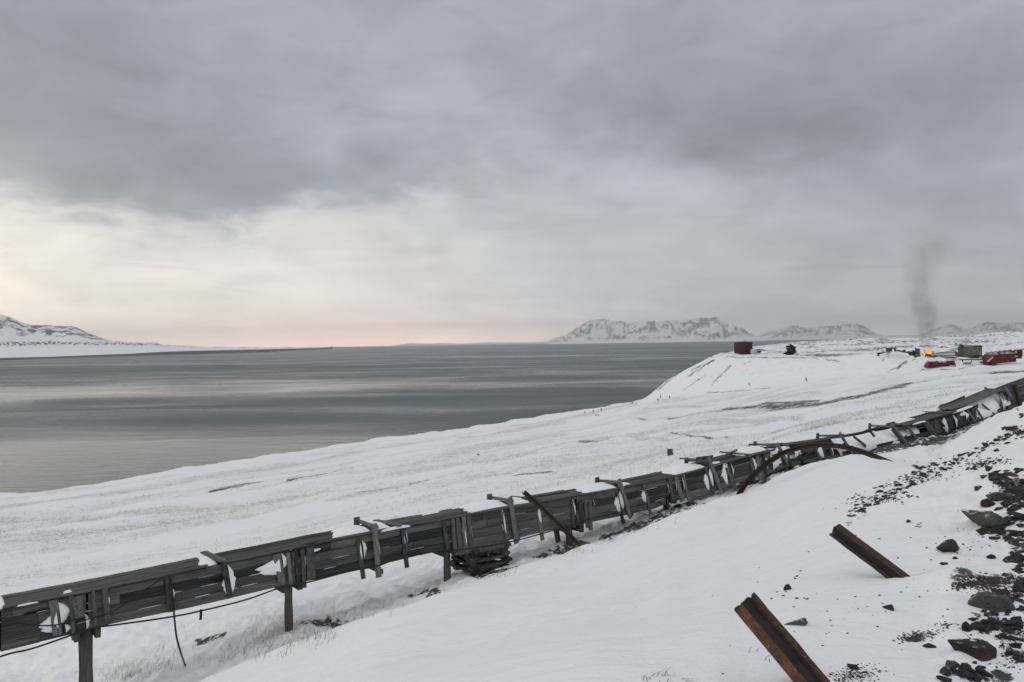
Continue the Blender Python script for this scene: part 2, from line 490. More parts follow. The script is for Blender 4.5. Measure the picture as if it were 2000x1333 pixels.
# ------------------------------------------------------------------ the land (one sheet)
# profile rows, near to far, for columns of the view: (distance, height) or (distance, photo row)
YD = lambda px: 1.0 / (.0769 - .000025 * np.minimum(px, 2050))
prof = {
    -700: [(1.2, -1.9), (3.2, -2.8), (5, -3.9), (6.8, -5), (8, -6), (9.6, -8.0), (11.3, -8.2), (18, -9.2), (60, -17), (112, -25.5), (125, -27.6), (131, -31.5), (145, -34), (190, -37), (400, -40)],
    -300: [(1.2, -1.8), (3.5, -2.6), (5.6, -3.8), (7.5, -4.9), (9, -5.8), (10.9, -7.4), (12.6, -7.6), (19, -8.6), (65, -16.6), (121, -25), (136, -27.1), (143, -31.5), (160, -34), (200, -37), (400, -40)],
    0: [(1.2, -1.7), (3.7, -2.5), (6, -3.6), (8, -4.5), (9.5, -5.3), (12.1, -6.9), (13.8, -7.0), (20, -8.0), (70, -16.4), (135, -25), (150, 968.), (157, -31), (175, -34), (220, -37), (400, -40)],
    170: [(1.2, -1.7), (3.7, -2.4), (6.5, -3.4), (8.5, -4.2), (10, -4.75), (12.9, -6.5), (14.6, -6.6), (21, -7.6), (72, -16), (138, -23.9), (152, 949.), (160, -31), (178, -34), (220, -37), (400, -40)],
    330: [(1.2, -1.65), (3.7, -2.2), (6.5, -3.1), (8.5, -3.75), (10, 1335.), (13.4, -6.1), (15.1, -6.2), (21.5, -7.2), (75, -15.5), (146, -23.2), (162, 920.), (170, -31), (188, -34), (230, -37), (400, -40)],
    570: [(1.2, -1.6), (3.7, -1.95), (7, -3.0), (9.5, -3.75), (11.5, 1262.), (14.9, -5.72), (16.6, -5.75), (23, -6.7), (80, -14.8), (165, -22.9), (185, 884.), (194, -31), (210, -34), (250, -37), (420, -40)],
    740: [(1.2, -1.6), (3.7, -1.8), (7.5, -2.85), (10.5, -3.7), (13, 1200.), (16, -5.6), (17.7, -5.7), (24.5, -6.4), (85, -14.2), (180, -22.2), (200, 858.), (210, -31), (226, -34), (260, -37), (430, -40)],
    880: [(1.2, -1.58), (3.7, -1.7), (7.5, -2.75), (12, -3.8), (14.5, 1152.), (17.3, -5.3), (19.2, -5.5), (26, -6.1), (88, -13.7), (190, -21.7), (212, 841.), (222, -31), (240, -34), (270, -37), (440, -40)],
    1140: [(1.2, -1.55), (3.7, -1.6), (8, -2.6), (14, -3.95), (17.5, 1075.), (19.6, -5.13), (21.6, -5.2), (28.5, -5.5), (95, -12.5), (215, -20.2), (245, 800.), (256, -29), (275, -34), (300, -37), (450, -40)],
    1250: [(1.2, -1.55), (3.6, -1.58), (8, -2.5), (15.4, -3.75), (18.8, 1032.), (21, -4.93), (22.7, -5.0), (30, -5.2), (98, -12.0), (228, -18.4), (252, 781.), (263, -24), (278, -32), (305, -36), (450, -40)],
    1300: [(1.2, -1.55), (3.6, -1.57), (8, -2.4), (16, -3.65), (19.5, 1010.), (21.7, -4.83), (23.4, -4.9), (31, -5.1), (100, -11.7), (232, 782.), (252, 745.), (262, -17), (276, -25), (300, -34), (450, -40)],
    1350: [(1.2, -1.55), (3.6, -1.56), (8, -2.35), (16.5, -3.6), (20, 994.), (22.4, -4.73), (24.1, -4.8), (31.8, -4.95), (100, -11.3), (229, 779.), (251, 718.), (262, -10), (278, -19), (302, -33), (450, -40)],
    1400: [(1.2, -1.55), (3.6, -1.55), (8, -2.25), (17, -3.6), (20.6, 980.), (23, -4.65), (24.7, -4.75), (32.4, -4.9), (100, -11), (225, 775.), (250, 698.), (262, -5.4), (282, -11), (306, -32), (450, -40)],
    1440: [(1.2, -1.55), (3.6, -1.55), (8, -2.2), (17, -3.55), (21, 970.), (23.4, -4.6), (25.4, -4.7), (33, -4.8), (100, -10.8), (222, 770.), (248, 693.), (275, -4.3), (300, -4.6), (340, -31), (450, -40)],
    1560: [(1.2, -1.55), (3.6, -1.52), (8, -1.95), (17, -3.1), (24, 914.), (26.2, -4.25), (28.5, -4.3), (36, -4.3), (105, -9.8), (218, 750.), (244, 700.), (290, 686.), (420, 671.), (480, -8), (700, -40)],
    1700: [(1.2, -1.55), (3.6, -1.52), (9, -1.74), (17, -2.7), (26.5, 893.), (28.3, -4.15), (31.3, -4.15), (40, -4.0), (110, -8.8), (212, 735.), (240, 697.), (290, 684.), (450, 664.), (520, -6), (800, -40)],
    1790: [(1.2, -1.55), (3.6, -1.52), (8.5, -1.62), (17, 913.), (27, 874.), (30.5, -4.05), (33.6, -4.0), (42, -3.8), (112, -8.3), (210, 729.), (238, 698.), (285, 686.), (470, 662.), (540, -5), (800, -40)],
    1850: [(1.2, -1.55), (3.6, -1.5), (8, -1.55), (15, 900.), (20, 866.), (28, -4.0), (35.5, -3.9), (44, -3.6), (115, -7.8), (208, 723.), (236, 702.), (285, 687.), (480, 659.), (560, -3), (800, -30)],
    1930: [(1.2, -1.5), (3.55, -1.5), (8, -1.5), (14.6, 855.), (19, 821.), (26, -3.4), (37, -3.6), (46, -3.3), (117, -7.3), (206, 720.), (236, 705.), (292, 686.), (500, 653.), (580, 0), (800, -20)],
    2000: [(1.2, -1.5), (3.5, -1.5), (8, -1.45), (14.5, 812.), (18, 787.), (25, -2.9), (38.5, -3.3), (48, -3.0), (118, -6.8), (205, 716.), (236, 702.), (300, 682.), (520, 648.), (600, 1), (800, -10)],
    2300: [(1.2, -1.3), (3.5, -1.2), (8, -1.0), (14.5, -.8), (18, -.7), (25, -1.4), (42, -2.5), (54, -2.3), (120, -5), (202, -7), (236, -6), (300, -3.5), (520, 4.5), (620, 3), (900, 0)],
    2700: [(1.2, -1.1), (3.5, -.8), (8, -.5), (14.5, .2), (18, .4), (25, 0), (42, -1.5), (54, -1.8), (120, -4), (202, -6), (236, -5), (300, -2.5), (520, 6), (620, 5), (900, 2)],
}
seg = [8, 44, 56, 44, 50, 36, 56, 110, 90, 56, 44, 56, 12, 6]
cols = sorted(prof)
nk = len(prof[0])
KY = np.zeros((len(cols), nk)); KZ = np.zeros((len(cols), nk))
for i, c in enumerate(cols):
    for k, (Y, q) in enumerate(prof[c]):
        KY[i, k] = math.log(Y)
        KZ[i, k] = P(c, q, Y).z if q > 200 else q
cpx = np.concatenate([np.linspace(-700, -20, 70, endpoint=False), np.linspace(-20, 2030, 470, endpoint=False), np.linspace(2030, 2700, 70)])
CY = np.stack([pchip(cols, KY[:, k], cpx) for k in range(nk)], 1)
CZ = np.stack([pchip(cols, KZ[:, k], cpx) for k in range(nk)], 1)
tt = np.concatenate([k + np.arange(n) / n for k, n in enumerate(seg)] + [[nk - 1.0]])
LY = np.empty((len(tt), len(cpx))); LZ = np.empty_like(LY)
for j in range(len(cpx)):
    LY[:, j] = pchip(np.arange(nk), CY[j], tt); LZ[:, j] = pchip(np.arange(nk), CZ[j], tt)
Yg = np.exp(LY)
u = (cpx - 1000) / F
Xg = u[None, :] * Yg
T2 = np.broadcast_to(tt[:, None], Yg.shape)
PX = np.broadcast_to(cpx[None, :], Yg.shape)
# the profile's own photo row, from distance and height (used to place ground cover on the land)
V0 = np.stack([Xg, Yg, LZ], -1)
QX, QY = proj(V0)

near = 1 - sstep(3.6, 5.2, T2)
trough = sstep(3.9, 4.6, T2) * (1 - sstep(7.0, 7.5, T2))
tundra = sstep(6.6, 7.4, T2) * (1 - sstep(9.0, 9.4, T2))
head = sstep(9.0, 9.5, T2) * sstep(1250, 1420, PX)
a = R(35)
Xr = Xg * math.cos(a) + Yg * math.sin(a); Yr = -Xg * math.sin(a) + Yg * math.cos(a)
dz = near * sstep(1.0, 2.2, T2) * (.065 * fbm(Xr / 2.6, Yr / 1.0, 4) + .018 * fbm(Xr / .6, Yr / .24, 4))
dz += near * sstep(1700, 1900, PX) * .07 * fbm(Xg / .8, Yg / .8, 4, .6)
dz += near * .10 * fbm(Xg / 5.0 + 3, Yg / 4.0, 2)
rid = 1 - np.abs(fbm(Xr / 2.6 + 5, Yr / .85, 3))
dz += trough * (.20 * (rid - .6) + .07 * fbm(Xg / .5, Yg / .5, 4))
hum = fbm(Xr / 9.0, Yr / 4.0, 5, .55)
dz += tundra * (.20 * hum + .55 * fbm(Xr / 38 + 9, Yr / 17, 3)) * np.clip(Yg / 60, .35, 1.2)
hl = 1 - np.abs(fbm(Xg / 15, Yg / 11, 5, .6))
dz += head * (1.1 * (hl - .62)) * (1 - .75 * np.exp(-((T2 - 9.5) / .35) ** 2)) * np.where(T2 > 11, 2.2, 1)
dz += head * sstep(1640, 1740, PX) * (1 - sstep(1830, 1880, PX)) * np.exp(-((T2 - 10.0) / .5) ** 2) * 1.2 * np.abs(fbm(Xg / 7 + 4, Yg / 7, 4))
edge = np.exp(-((T2 - 10.0) / .35) ** 2) * (1 - sstep(1250, 1400, PX))
dz += edge * .5 * fbm(Xg / 7, Yg / 7, 4)
la = P(1568, 918, 23.5); lb = P(1610, 1040, 11.0)
ldx, ldy = lb.x - la.x, lb.y - la.y; ll = math.hypot(ldx, ldy)
lt = ((Xg - la.x) * ldx + (Yg - la.y) * ldy) / ll ** 2
ld = ((Xg - la.x) * ldy - (Yg - la.y) * ldx) / ll + .5 * np.sin(lt * 5.0)      # + to the left of the lip
dz += .20 * np.where(ld < 0, np.exp(-(ld / 1.3) ** 2), np.exp(-(ld / .7) ** 2)) * sstep(.02, .25, lt) * (1 - sstep(.45, 1.0, lt)) * near
for bx0, by0, hh, rr_ in [(P(1590, 1338, 3.43).x, 3.40, .07, .22), (P(1770, 1140, 5.0).x, 4.92, .03, .20), (P(1136, 1071, 17.5).x, 17.4, .12, .4)]:
    dz += hh * np.exp(-((Xg - bx0 - .05) / rr_) ** 2 - ((Yg - by0) / (rr_ * .8)) ** 2)
Zg = LZ + dz


WF = 1.0


def lines(width, *polys):
    """closeness (0..1) of every ground point to polylines laid over the land"""
    m = np.zeros_like(QX)
    for pl in polys:
        w = width
        if isinstance(pl[0], (int, float)): w = pl[0]; pl = pl[1]
        for (x0, y0), (x1, y1) in zip(pl, pl[1:]):
            dx, dy = x1 - x0, y1 - y0
            t = np.clip(((QX - x0) * dx + (QY - y0) * dy) / (dx * dx + dy * dy), 0, 1)
            d = np.hypot((QX - x0 - t * dx) * .35, QY - y0 - t * dy)
            m = np.maximum(m, np.exp(-(d / (w * WF)) ** 2))
    return m


def blobs(*bl):
    m = np.zeros_like(QX)
    for x, y, rx, ry in bl:
        # soft patch slanted with the slope
        yy = QY - y + .2 * (QX - x)
        m = np.maximum(m, np.exp(-((QX - x) / rx) ** 2 - (yy / ry) ** 2))
    return m


vis = (T2 > 6.15)
grass = tundra * np.clip(.36 + .55 * fbm(Xr / 30 + 2, Yr / 7, 4), 0, 1) * sstep(0, .12, (T2 - 6.9) / 3)
grass = np.maximum(grass, vis * lines(6, [(0, 1034), (250, 1008), (450, 986), (640, 957)], [(0, 1020), (160, 1012), (330, 1000)],
     (9, [(0, 1050), (140, 1045)]), (5, [(640, 985), (780, 955), (900, 925)]), (5, [(800, 905), (900, 882), (990, 862), (1100, 846)]),
     (3, [(1000, 835), (1150, 808), (1240, 788)]), (5, [(930, 900), (1020, 890), (1110, 868), (1220, 858), (1300, 862)]), (3, [(1260, 800), (1400, 790), (1600, 768)]),
     (4, [(1400, 830), (1600, 800), (1800, 768), (2000, 745)]), (3, [(1500, 850), (1700, 815), (1900, 780)]), (4, [(1240, 850), (1420, 822), (1560, 818)]),
     (2, [(1700, 760), (1860, 738), (2000, 722)]), (3, [(0, 990), (300, 950), (600, 905), (800, 865)]), (3, [(900, 860), (1100, 825)])) * .9)
grass = np.maximum(grass, (T2 > 4.9) * blobs((270, 1310, 90, 30), (540, 1240, 90, 28), (500, 1270, 60, 20), (700, 1190, 90, 16), (840, 1160, 40, 14), (60, 1330, 80, 20)) * .5)
WF = .62
dirt = vis * lines(4, (7, [(1310, 818), (1400, 807), (1500, 797), (1600, 784), (1700, 768), (1780, 752)]), (3.5, [(1360, 806), (1480, 795), (1600, 780)]),
     (2.2, [(1780, 752), (1900, 735), (2000, 724)]), (2.5, [(470, 948), (560, 937), (690, 910)]), (2.0, [(410, 962), (470, 952), (530, 940)]), (2, [(560, 940), (640, 925)]),
     (2.4, [(1310, 850), (1350, 853), (1420, 853)]), (2, [(800, 950), (870, 935), (940, 925)]), (2, [(870, 935), (900, 930)]), (2, [(1000, 935), (1090, 922)]),
     (2, [(1130, 870), (1180, 866)]), (1.6, [(1180, 905), (1230, 900)]), (1.8, [(690, 970), (760, 958)]), (1.5, [(1230, 820), (1270, 818)]), (2, [(1720, 800), (1790, 792)]))
WF = .9
dirt = np.maximum(dirt, (T2 > 9.0) * sstep(1240, 1260, QX) * lines(2, (3.2, [(1346, 735), (1385, 708)]), (3, [(1352, 724), (1392, 706)]), (2, [(1335, 762), (1380, 732)]), (2.2, [(1390, 752), (1428, 714)]),
     (1.5, [(1360, 745), (1372, 737)]), (2, [(1285, 762), (1345, 716)]), (1.8, [(1380, 770), (1480, 762), (1575, 752), (1640, 742)]), (1.6, [(1420, 698), (1500, 700), (1580, 700), (1640, 706)]),
     (2, [(1460, 694), (1520, 690), (1560, 694)]), (1.5, [(1450, 712), (1470, 706)]), (3, [(1752, 722), (1770, 708)]), (2, [(1735, 726), (1768, 712)]), (1.5, [(1560, 752), (1590, 745)]),
     (1.4, [(1700, 668), (1800, 668), (1900, 664)]), (1.6, [(1560, 678), (1700, 674)]), (2.4, [(1880, 658), (1950, 648), (2000, 650)]), (1.5, [(1850, 690), (1875, 694)]),
     (1.6, [(1800, 722), (1870, 722), (1900, 715)]), (1.6, [(1940, 678), (2000, 670)]), (2.2, [(1725, 706), (1740, 690)]), (2, [(1783, 705), (1800, 698)])) * .8)
WF = 1.0
dirt = np.maximum(dirt, .85 * head * sstep(9.95, 10.3, T2) * sstep(-.3, .5, fbm(Xg / 22, Yg / 16, 4)))
dirt = np.maximum(dirt, .25 * head)
dirt = np.maximum(dirt, (T2 > 4.2) * (T2 < 6.8) * np.maximum(lines(6, (9, [(1190, 1050), (1250, 1030), (1310, 1004), (1360, 985)]), (8, [(1060, 1088), (1120, 1066)]), (7, [(600, 1222), (660, 1215), (690, 1208)]),
     (5, [(390, 1255), (430, 1245)]), (7, [(930, 1128), (1010, 1118)]), (6, [(800, 1170), (850, 1160)]), (10, [(1500, 925), (1560, 912)]), (14, [(1560, 915), (1700, 885), (1800, 872), (1900, 830)]), (12, [(1380, 960), (1480, 940)])), 0))
# stones and grit blown clear of snow on the near bank
grit = (T2 < 4.2) * blobs((1795, 1243, 34, 12), (1668, 1316, 46, 16), (1888, 1140, 26, 9), (1950, 1140, 55, 16), (1980, 1245, 34, 26), (1940, 1225, 40, 14), (1975, 950, 30, 16), (1990, 840, 30, 8), (1960, 1300, 30, 20), (1985, 1050, 24, 14))
dirt = np.maximum(dirt, grit * .8)
dirt = np.maximum(dirt, .5 * (T2 < 4.05) * lines(5, (6, [(1655, 1008), (1700, 985), (1760, 955), (1800, 932)]), (5, [(1800, 932), (1850, 910), (1900, 886), (1960, 860), (2000, 846)]), (5, [(1890, 918), (1960, 900)]), (4, [(1740, 1035), (1800, 1020)])))

vs = np.stack([Xg, Yg, Zg], -1)
# carry the sheet on behind the camera
back = vs[0].copy(); back[:, 0] = back[:, 0] * 14; back[:, 1] = -25; back[:, 2] = back[:, 2] * .4 - .6
side = vs[0].copy(); side[:, 0] *= 2.0; side[:, 1] = -.8
vs = np.concatenate([back[None], side[None], vs])
z1 = np.zeros((2, len(cpx)))
nr, nc = vs.shape[:2]
ground = np_mesh('ground', vs.reshape(-1, 3), gridfaces(nr, nc), M['ground'], True,
                 {'grass': np.concatenate([z1, grass]), 'dirt': np.concatenate([z1, dirt])})
tag(ground, 'snow covered shore sloping down to the grey fjord', 'snowy ground', kind='structure')
st = 1
gv = vs.reshape(-1, 3)
BV = BVHTree.FromPolygons([Vector(v) for v in gv], gridfaces(nr, nc).tolist())


def G(px, py, skip=0.0):
    """land seen at a photo pixel"""
    d = ray(px, py).normalized()
    h = BV.ray_cast(d * skip, d, 3000)
    return h[0]


def GZ(x, y):
    h = BV.ray_cast(Vector((x, y, 60)), Vector((0, 0, -1)), 200)
    return h[0].z if h[0] is not None else SEA


def GN(x, y):
    h = BV.ray_cast(Vector((x, y, 60)), Vector((0, 0, -1)), 200)
    return h[1] if h[0] is not None else Vector((0, 0, 1))


# ------------------------------------------------------------------ sea, far land, air
E = 23800.0
sea = np_mesh('sea', np.array([(-E, -600, SEA), (E, -600, SEA), (E, E + 500, SEA), (-E, E + 500, SEA)], float), np.array([[0, 1, 2, 3]]), M['sea'])
tag(sea, 'grey fjord water with paler wind streaks', 'sea', kind='structure')


def far_land(name, table, rows, ncol, nsub, mat, gully, lab, zmin=-38, rock=None, slant=0.0, gfreq=60.0):
    """table: px -> list of (distance, photo row) from shore to back"""
    ks = sorted(table); n = len(table[ks[0]])
    ky = np.array([[math.log(table[k][i][0]) for i in range(n)] for k in ks])
    kz = np.array([[P(k, table[k][i][1], table[k][i][0]).z if table[k][i][1] > 100 else table[k][i][1] for i in range(n)] for k in ks])
    cx = np.linspace(ks[0], ks[-1], ncol)
    cy = np.stack([np.interp(cx, ks, ky[:, i]) for i in range(n)], 1)
    cz = np.stack([np.interp(cx, ks, kz[:, i]) for i in range(n)], 1)
    t = np.linspace(0, n - 1, nsub)
    ly = np.stack([np.interp(t, np.arange(n), cy[j]) for j in range(ncol)], 1)
    lz = np.stack([np.interp(t, np.arange(n), cz[j]) for j in range(ncol)], 1)
    Y = np.exp(ly); X = (cx[None] - 1000) / F * Y
    tg = np.broadcast_to(t[:, None], Y.shape); pg = np.broadcast_to(cx[None], Y.shape)
    rk, d = gully(pg, tg, lz, X, Y)
    lz = lz + d
    v = np.stack([X, Y, lz], -1)
    o = np_mesh(name, v.reshape(-1, 3), gridfaces(nsub, ncol), mat, True, {'rock': rk})
    return tag(o, lab[0], lab[1], kind='structure')


H = lambda px: 670.6 - .016 * (px - 1000)
wl = lambda px: np.interp(px, [-500, -200, 0, 250, 500, 628, 650], [1800, 2220, 2608, 3483, 4488, 7293, 8200])
ct = lambda px: np.interp(px, [-500, -200, 0, 100, 250, 320, 400, 500, 600, 628, 650], [704.5, 701.5, 699.2, 696.8, 691, 687, 684.6, 682.8, 680.6, 680.0, 678])
t1 = lambda px: np.interp(px, [-500, 0, 215, 320, 400, 500, 628, 650], [682, 677, 675, 676.5, 679, 680, 680, 677])
t2 = lambda px: np.interp(px, [-500, 0, 100, 205, 222, 308, 322, 400, 500, 628, 650], [670, 667, 666, 667, 668, 671, 676, 678.6, 679.6, 679.7, 676.8])
rd = lambda px: np.interp(px, [-500, -200, 0, 20, 50, 80, 110, 145, 160, 180, 205, 222, 308, 322, 400, 500, 628, 650], [560, 585, 614, 620, 632.5, 635.5, 636.2, 637.5, 644, 653, 663.5, 667.2, 670.5, 675.8, 678.4, 679.5, 679.6, 676.7])
tab = {}
for px in list(range(-500, 0, 50)) + list(range(0, 330, 10)) + [350, 400, 450, 500, 560, 600, 628, 640, 650]:
    w = float(wl(px)); k = 1.0 if px < 640 else .98
    tab[px] = [(w, SEA - 3), (w * 1.004, float(ct(px))), (w * 1.22, float(t1(px))), (w * 1.25, float(t2(px))), (w * 1.7, float(rd(px))), (w * 1.9, float(rd(px)) + 8), (w * 2.4, SEA - 6)]


def gul_hill(px, t, z, X, Y):
    cliff = sstep(.02, .2, t) * (1 - sstep(.88, 1.0, t)) * np.clip(.95 + .5 * fbm(px / 5, t * 1.5, 3), 0, 1)
    cl2 = np.exp(-((t - 2.5) / .5) ** 2) * (.45 + .7 * fbm(px / 4.5, t * 3, 4, .65))
    sl = sstep(3.0, 3.4, t) * (.42 + .6 * fbm(px / 26 + .2 * t, t * 7, 5, .6)) * (1 - sstep(4.2, 4.6, t))
    r = np.maximum(np.maximum(cliff, cl2), sl)
    return np.clip(r, 0, 1), 6 * sstep(1.2, 3.6, t) * (1 - sstep(3.8, 4.0, t)) * fbm(px / 22, t * 3, 4)


far_land('hills', tab, 0, 520, 130, M['hill'], gul_hill, ('long low snowy headland across the water at the left', 'hills'))


def mountain(name, prof_, Y0, Y1, Y2, lab, seed, amp, mat, n=440):
    pts = sorted(prof_)
    xs = [p[0] for p in pts]; ys = [p[1] for p in pts]
    tb = {}
    for px in np.linspace(xs[0], xs[-1], 90):
        r_ = float(np.interp(px, xs, ys))
        tb[float(px)] = [(Y0, SEA - 8), (Y0 * 1.004, SEA + 10), (Y1, r_), (Y2, SEA - 20)]

    def gul(px, t, z, X, Y):
        hgt = np.clip((z - SEA) / 500.0, 0, 1.2)
        tr = np.clip(t - 1, 0, 1)
        q = px + 26 * tr * np.sin(px / 61.0 + seed) + 10 * tr
        g1 = 1 - 2 * np.abs(fbm(q / 30 + seed, tr * 1.1, 2))
        g2 = 1 - 2 * np.abs(fbm(q / 9 + seed * 3, tr * 1.9, 4, .6))
        env = np.where(t < 2, np.sin(np.pi * np.clip(tr, 0, 1)) ** .7, 0)
        d = (g1 * .34 + g2 * .05 + .35 * fbm(px / 24 + seed, tr * 2.5, 4)) * amp * env * np.clip(hgt * 2, 0, 1)
        d = d + (t >= 1.9) * (t < 2.1) * 14 * fbm(px / 7, px * 0 + seed, 4, .6) * np.clip(hgt * 2, 0, 1)
        q2 = px + 30 * tr * np.where(np.sin(px / 43 + seed) > 0, 1, -.6)
        wq = 9 * fbm(px / 17 + 3, tr * 3 + seed, 3)
        r = np.clip(.45 + .10 * g1 + .42 * fbm((q2 + wq) / 6.5, tr * 2.6 + seed, 5, .62) + .34 * fbm((px + 2 * wq) / 28, tr * 3.1 - seed, 4), 0, 1) * np.clip(hgt * 3.0 + .35, 0, 1)
        return r, d
    return far_land(name, tb, 0, n, 170, mat, gul, lab)


mountain('mountains', [(1070, 666.2), (1082, 661), (1100, 657), (1110, 651), (1130, 638), (1150, 627), (1160, 624), (1178, 622), (1195, 627), (1215, 628), (1232, 632), (1255, 626), (1290, 629), (1310, 625), (1335, 627), (1350, 622), (1370, 620), (1385, 622), (1400, 618), (1412, 629), (1430, 637), (1450, 640), (1465, 652), (1482, 660), (1496, 662.2)],
         14500, 16200, 18000, ('rugged snow streaked mountain standing alone across the fjord', 'mountains'), 1.7, 130, M['mount'], 620)
mountain('mountains', [(1470, 662), (1484, 656), (1500, 648), (1520, 642), (1538, 638), (1552, 634), (1570, 640), (1600, 638), (1630, 637), (1650, 633), (1668, 631), (1690, 638), (1712, 652), (1726, 656), (1760, 655.5), (1800, 654), (1830, 642), (1855, 632), (1875, 640), (1890, 645), (1910, 634), (1930, 628), (1955, 633), (1980, 628), (2000, 632), (2100, 625), (2300, 640), (2500, 650)],
         18500, 20000, 21500, ('pale hazy peaks behind the smoke at the right', 'mountains'), 5.1, 120, M['mount'], 620)
mountain('mountains', [(770, 674.5), (784, 673), (800, 670.4), (815, 671), (832, 671.6), (858, 670.2), (880, 671), (905, 671.3), (928, 670.2), (950, 668.6), (975, 669.4), (1000, 669.4), (1040, 669), (1078, 667.6), (1120, 664), (1200, 664), (1300, 664)],
         22000, 23000, 23700, ('faintest ridge low on the horizon left of the lone mountain', 'mountains'), 8.3, 30, M['ridge'], 240)

hz = MB()
zb, zt = -48.0, 590.0
q = 24000.0; qy = 24600.0
hz.hexa([(-q, -700, zb), (q, -700, zb), (q, qy, zb), (-q, qy, zb), (-q, -700, zt), (q, -700, zt), (q, qy, zt), (-q, qy, zt)])
haze = hz.build('haze', mat_volume('thin_air_haze', 5.0e-5, (.98, .985, 1.0), .50), kind='stuff', label='thin pale haze over the fjord', cat='haze')

# ------------------------------------------------------------------ the wooden duct
FT = [(-450, 1280), (0, 1190), (170, 1157), (290, 1132), (440, 1100), (560, 1075), (626, 1061), (781, 1031), (870, 1015), (975, 993), (1050, 982), (1210, 954), (1308, 933), (1375, 915), (1466, 890), (1512, 879), (1600, 867), (1700, 851), (1802, 824), (1876, 803), (1915, 788), (1943, 775), (2000, 752), (2120, 708)]
FB = [(-450, 1385), (0, 1275), (138, 1241), (217, 1220), (371, 1188), (547, 1146), (626, 1131), (781, 1095), (867, 1075), (1007, 1054), (1052, 1042), (1157, 1020), (1275, 995), (1303, 984), (1393, 960), (1445, 943), (1512, 922), (1560, 907), (1668, 890), (1764, 868), (1850, 848), (1915, 826), (2000, 792), (2120, 742)]
fx, fy = zip(*FT); bx_, by_ = zip(*FB)
AX = Vector((.8, .6, 0)); NB = Vector((-.6, .8, 0)); LW = .8


def top(px): return P(px, float(np.interp(px, fx, fy)), float(YD(px)))
def bot(px): return P(px, float(np.interp(px, bx_, by_)), float(YD(px)) - .17)
def fr(px, v, out=0.0): return top(px).lerp(bot(px), v) - NB * out
def lid(px, w, up=0.0):
    p = top(px) + NB * (LW * w - .05); p.z += up
    return p


duct = empty('wooden_duct', (bot(850).x, bot(850).y, bot(850).z - .8), 'long weathered grey wooden box duct on stilts crossing the snow', 'wooden duct')


def pxs(a, b, st=22):
    n = max(2, int((b - a) / st) + 1)
    return [a + (b - a) * i / (n - 1) for i in range(n)]


def front_panel(a, b, rows=4, miss=(), rag=0, seed=0):
    m = MB(); rr = random.Random(seed)
    for k in range(rows):
        if k in miss: continue
        e0 = a + (rr.uniform(-rag, rag) if rag else 0); e1 = b + (rr.uniform(-rag, rag) if rag else 0)
        cuts = [e0] + sorted(rr.uniform(e0, e1) for _ in range(1 if e1 - e0 > 150 else 0)) + [e1]
        for c0, c1 in zip(cuts, cuts[1:]):
            if c1 - c0 < 8: continue
            o = rr.uniform(-.010, .012); g0 = rr.uniform(.004, .013); g1 = rr.uniform(.004, .013)
            w0 = rr.uniform(-.008, .008)
            ps = pxs(c0 + .4, c1 - .4)
            A = [fr(p, k / rows + g0 + w0 * math.sin(p / 60), o) for p in ps]; B = [fr(p, (k + 1) / rows - g1 + w0 * math.sin(p / 60), o) for p in ps]
            m.strip(A, B, .032, NB, rr.random())
    return m


def lid_panel(a, b, rows=4, seed=0, lift=0.0, w0=0.0, w1=1.0):
    m = MB(); rr = random.Random(seed)
    for k in range(rows):
        e0 = a + rr.uniform(-5, 5); e1 = b + rr.uniform(-5, 5)
        up = .022 + rr.uniform(-.006, .01) + lift
        ps = pxs(e0, e1)
        f0 = w0 + (w1 - w0) * k / rows + .006; f1 = w0 + (w1 - w0) * (k + 1) / rows - .006
        A = [lid(p, f0, up) for p in ps]; B = [lid(p, f1, up + rr.uniform(-.004, .004)) for p in ps]
        m.strip(A, B, .03, (0, 0, -1), rr.random())
    m.strip([lid(p, w0 - .01, .042 + lift) for p in pxs(a, b)], [lid(p, w0 + .07, .05 + lift) for p in pxs(a, b)], .03, (0, 0, -1), .8)
    return m


secs = [(-440, -2), (2, 168), (172, 566), (572, 882), (886, 1122), (1126, 1308)]
for i, (a, b) in enumerate(secs):
    front_panel(a, b, 4, seed=i).build('side_panel', M['board'], duct)
front_panel(1310, 1466, 4, seed=21).build('side_panel', M['board'], duct)
front_panel(1468, 1512, 5, (), 9, 22).build('side_panel', M['board'], duct)
front_panel(1512, 1640, 5, (0, 2), 14, 23).build('side_panel', M['board'], duct, label='broken side panel with missing boards')
front_panel(1640, 1760, 6, (0, 1, 2, 3), 16, 24).build('side_panel', M['board'], duct, label='side panel with only its lowest boards left')
front_panel(1762, 1812, 5, (1, 2), 10, 28).build('side_panel', M['board'], duct)
front_panel(1810, 1902, 5, (), 10, 25).build('side_panel', M['board'], duct)
front_panel(1905, 1968, 6, (0, 1, 2, 3), 9, 26).build('side_panel', M['board'], duct)
front_panel(1968, 2115, 4, (), 6, 27).build('side_panel', M['board'], duct)
for i, (a, b) in enumerate([(-440, -8), (6, 405), (432, 772), (782, 918), (1040, 1136), (1220, 1316), (1385, 1452)]):
    lid_panel(a, b, 4, 40 + i).build('lid', M['lid'], duct)
lid_panel(918, 1040, 4, 60, -.02).build('lid', M['lid'], duct)
lid_panel(1136, 1220, 4, 61, -.02).build('lid', M['lid'], duct)
lid_panel(1316, 1385, 4, 62, -.02).build('lid', M['lid'], duct)
lid_panel(1452, 1512, 3, 63, -.02, 0, .6).build('lid', M['lid'], duct)
lid_panel(1560, 1640, 2, 66, 0, .5, 1).build('lid', M['lid'], duct)
lid_panel(1768, 1866, 4, 64, .03).build('lid', M['lid'], duct)
lid_panel(1866, 1960, 3, 65, .10, .15, 1.1).build('lid', M['lid'], duct)
lid_panel(1962, 2115, 4, 67).build('lid', M['lid'], duct)
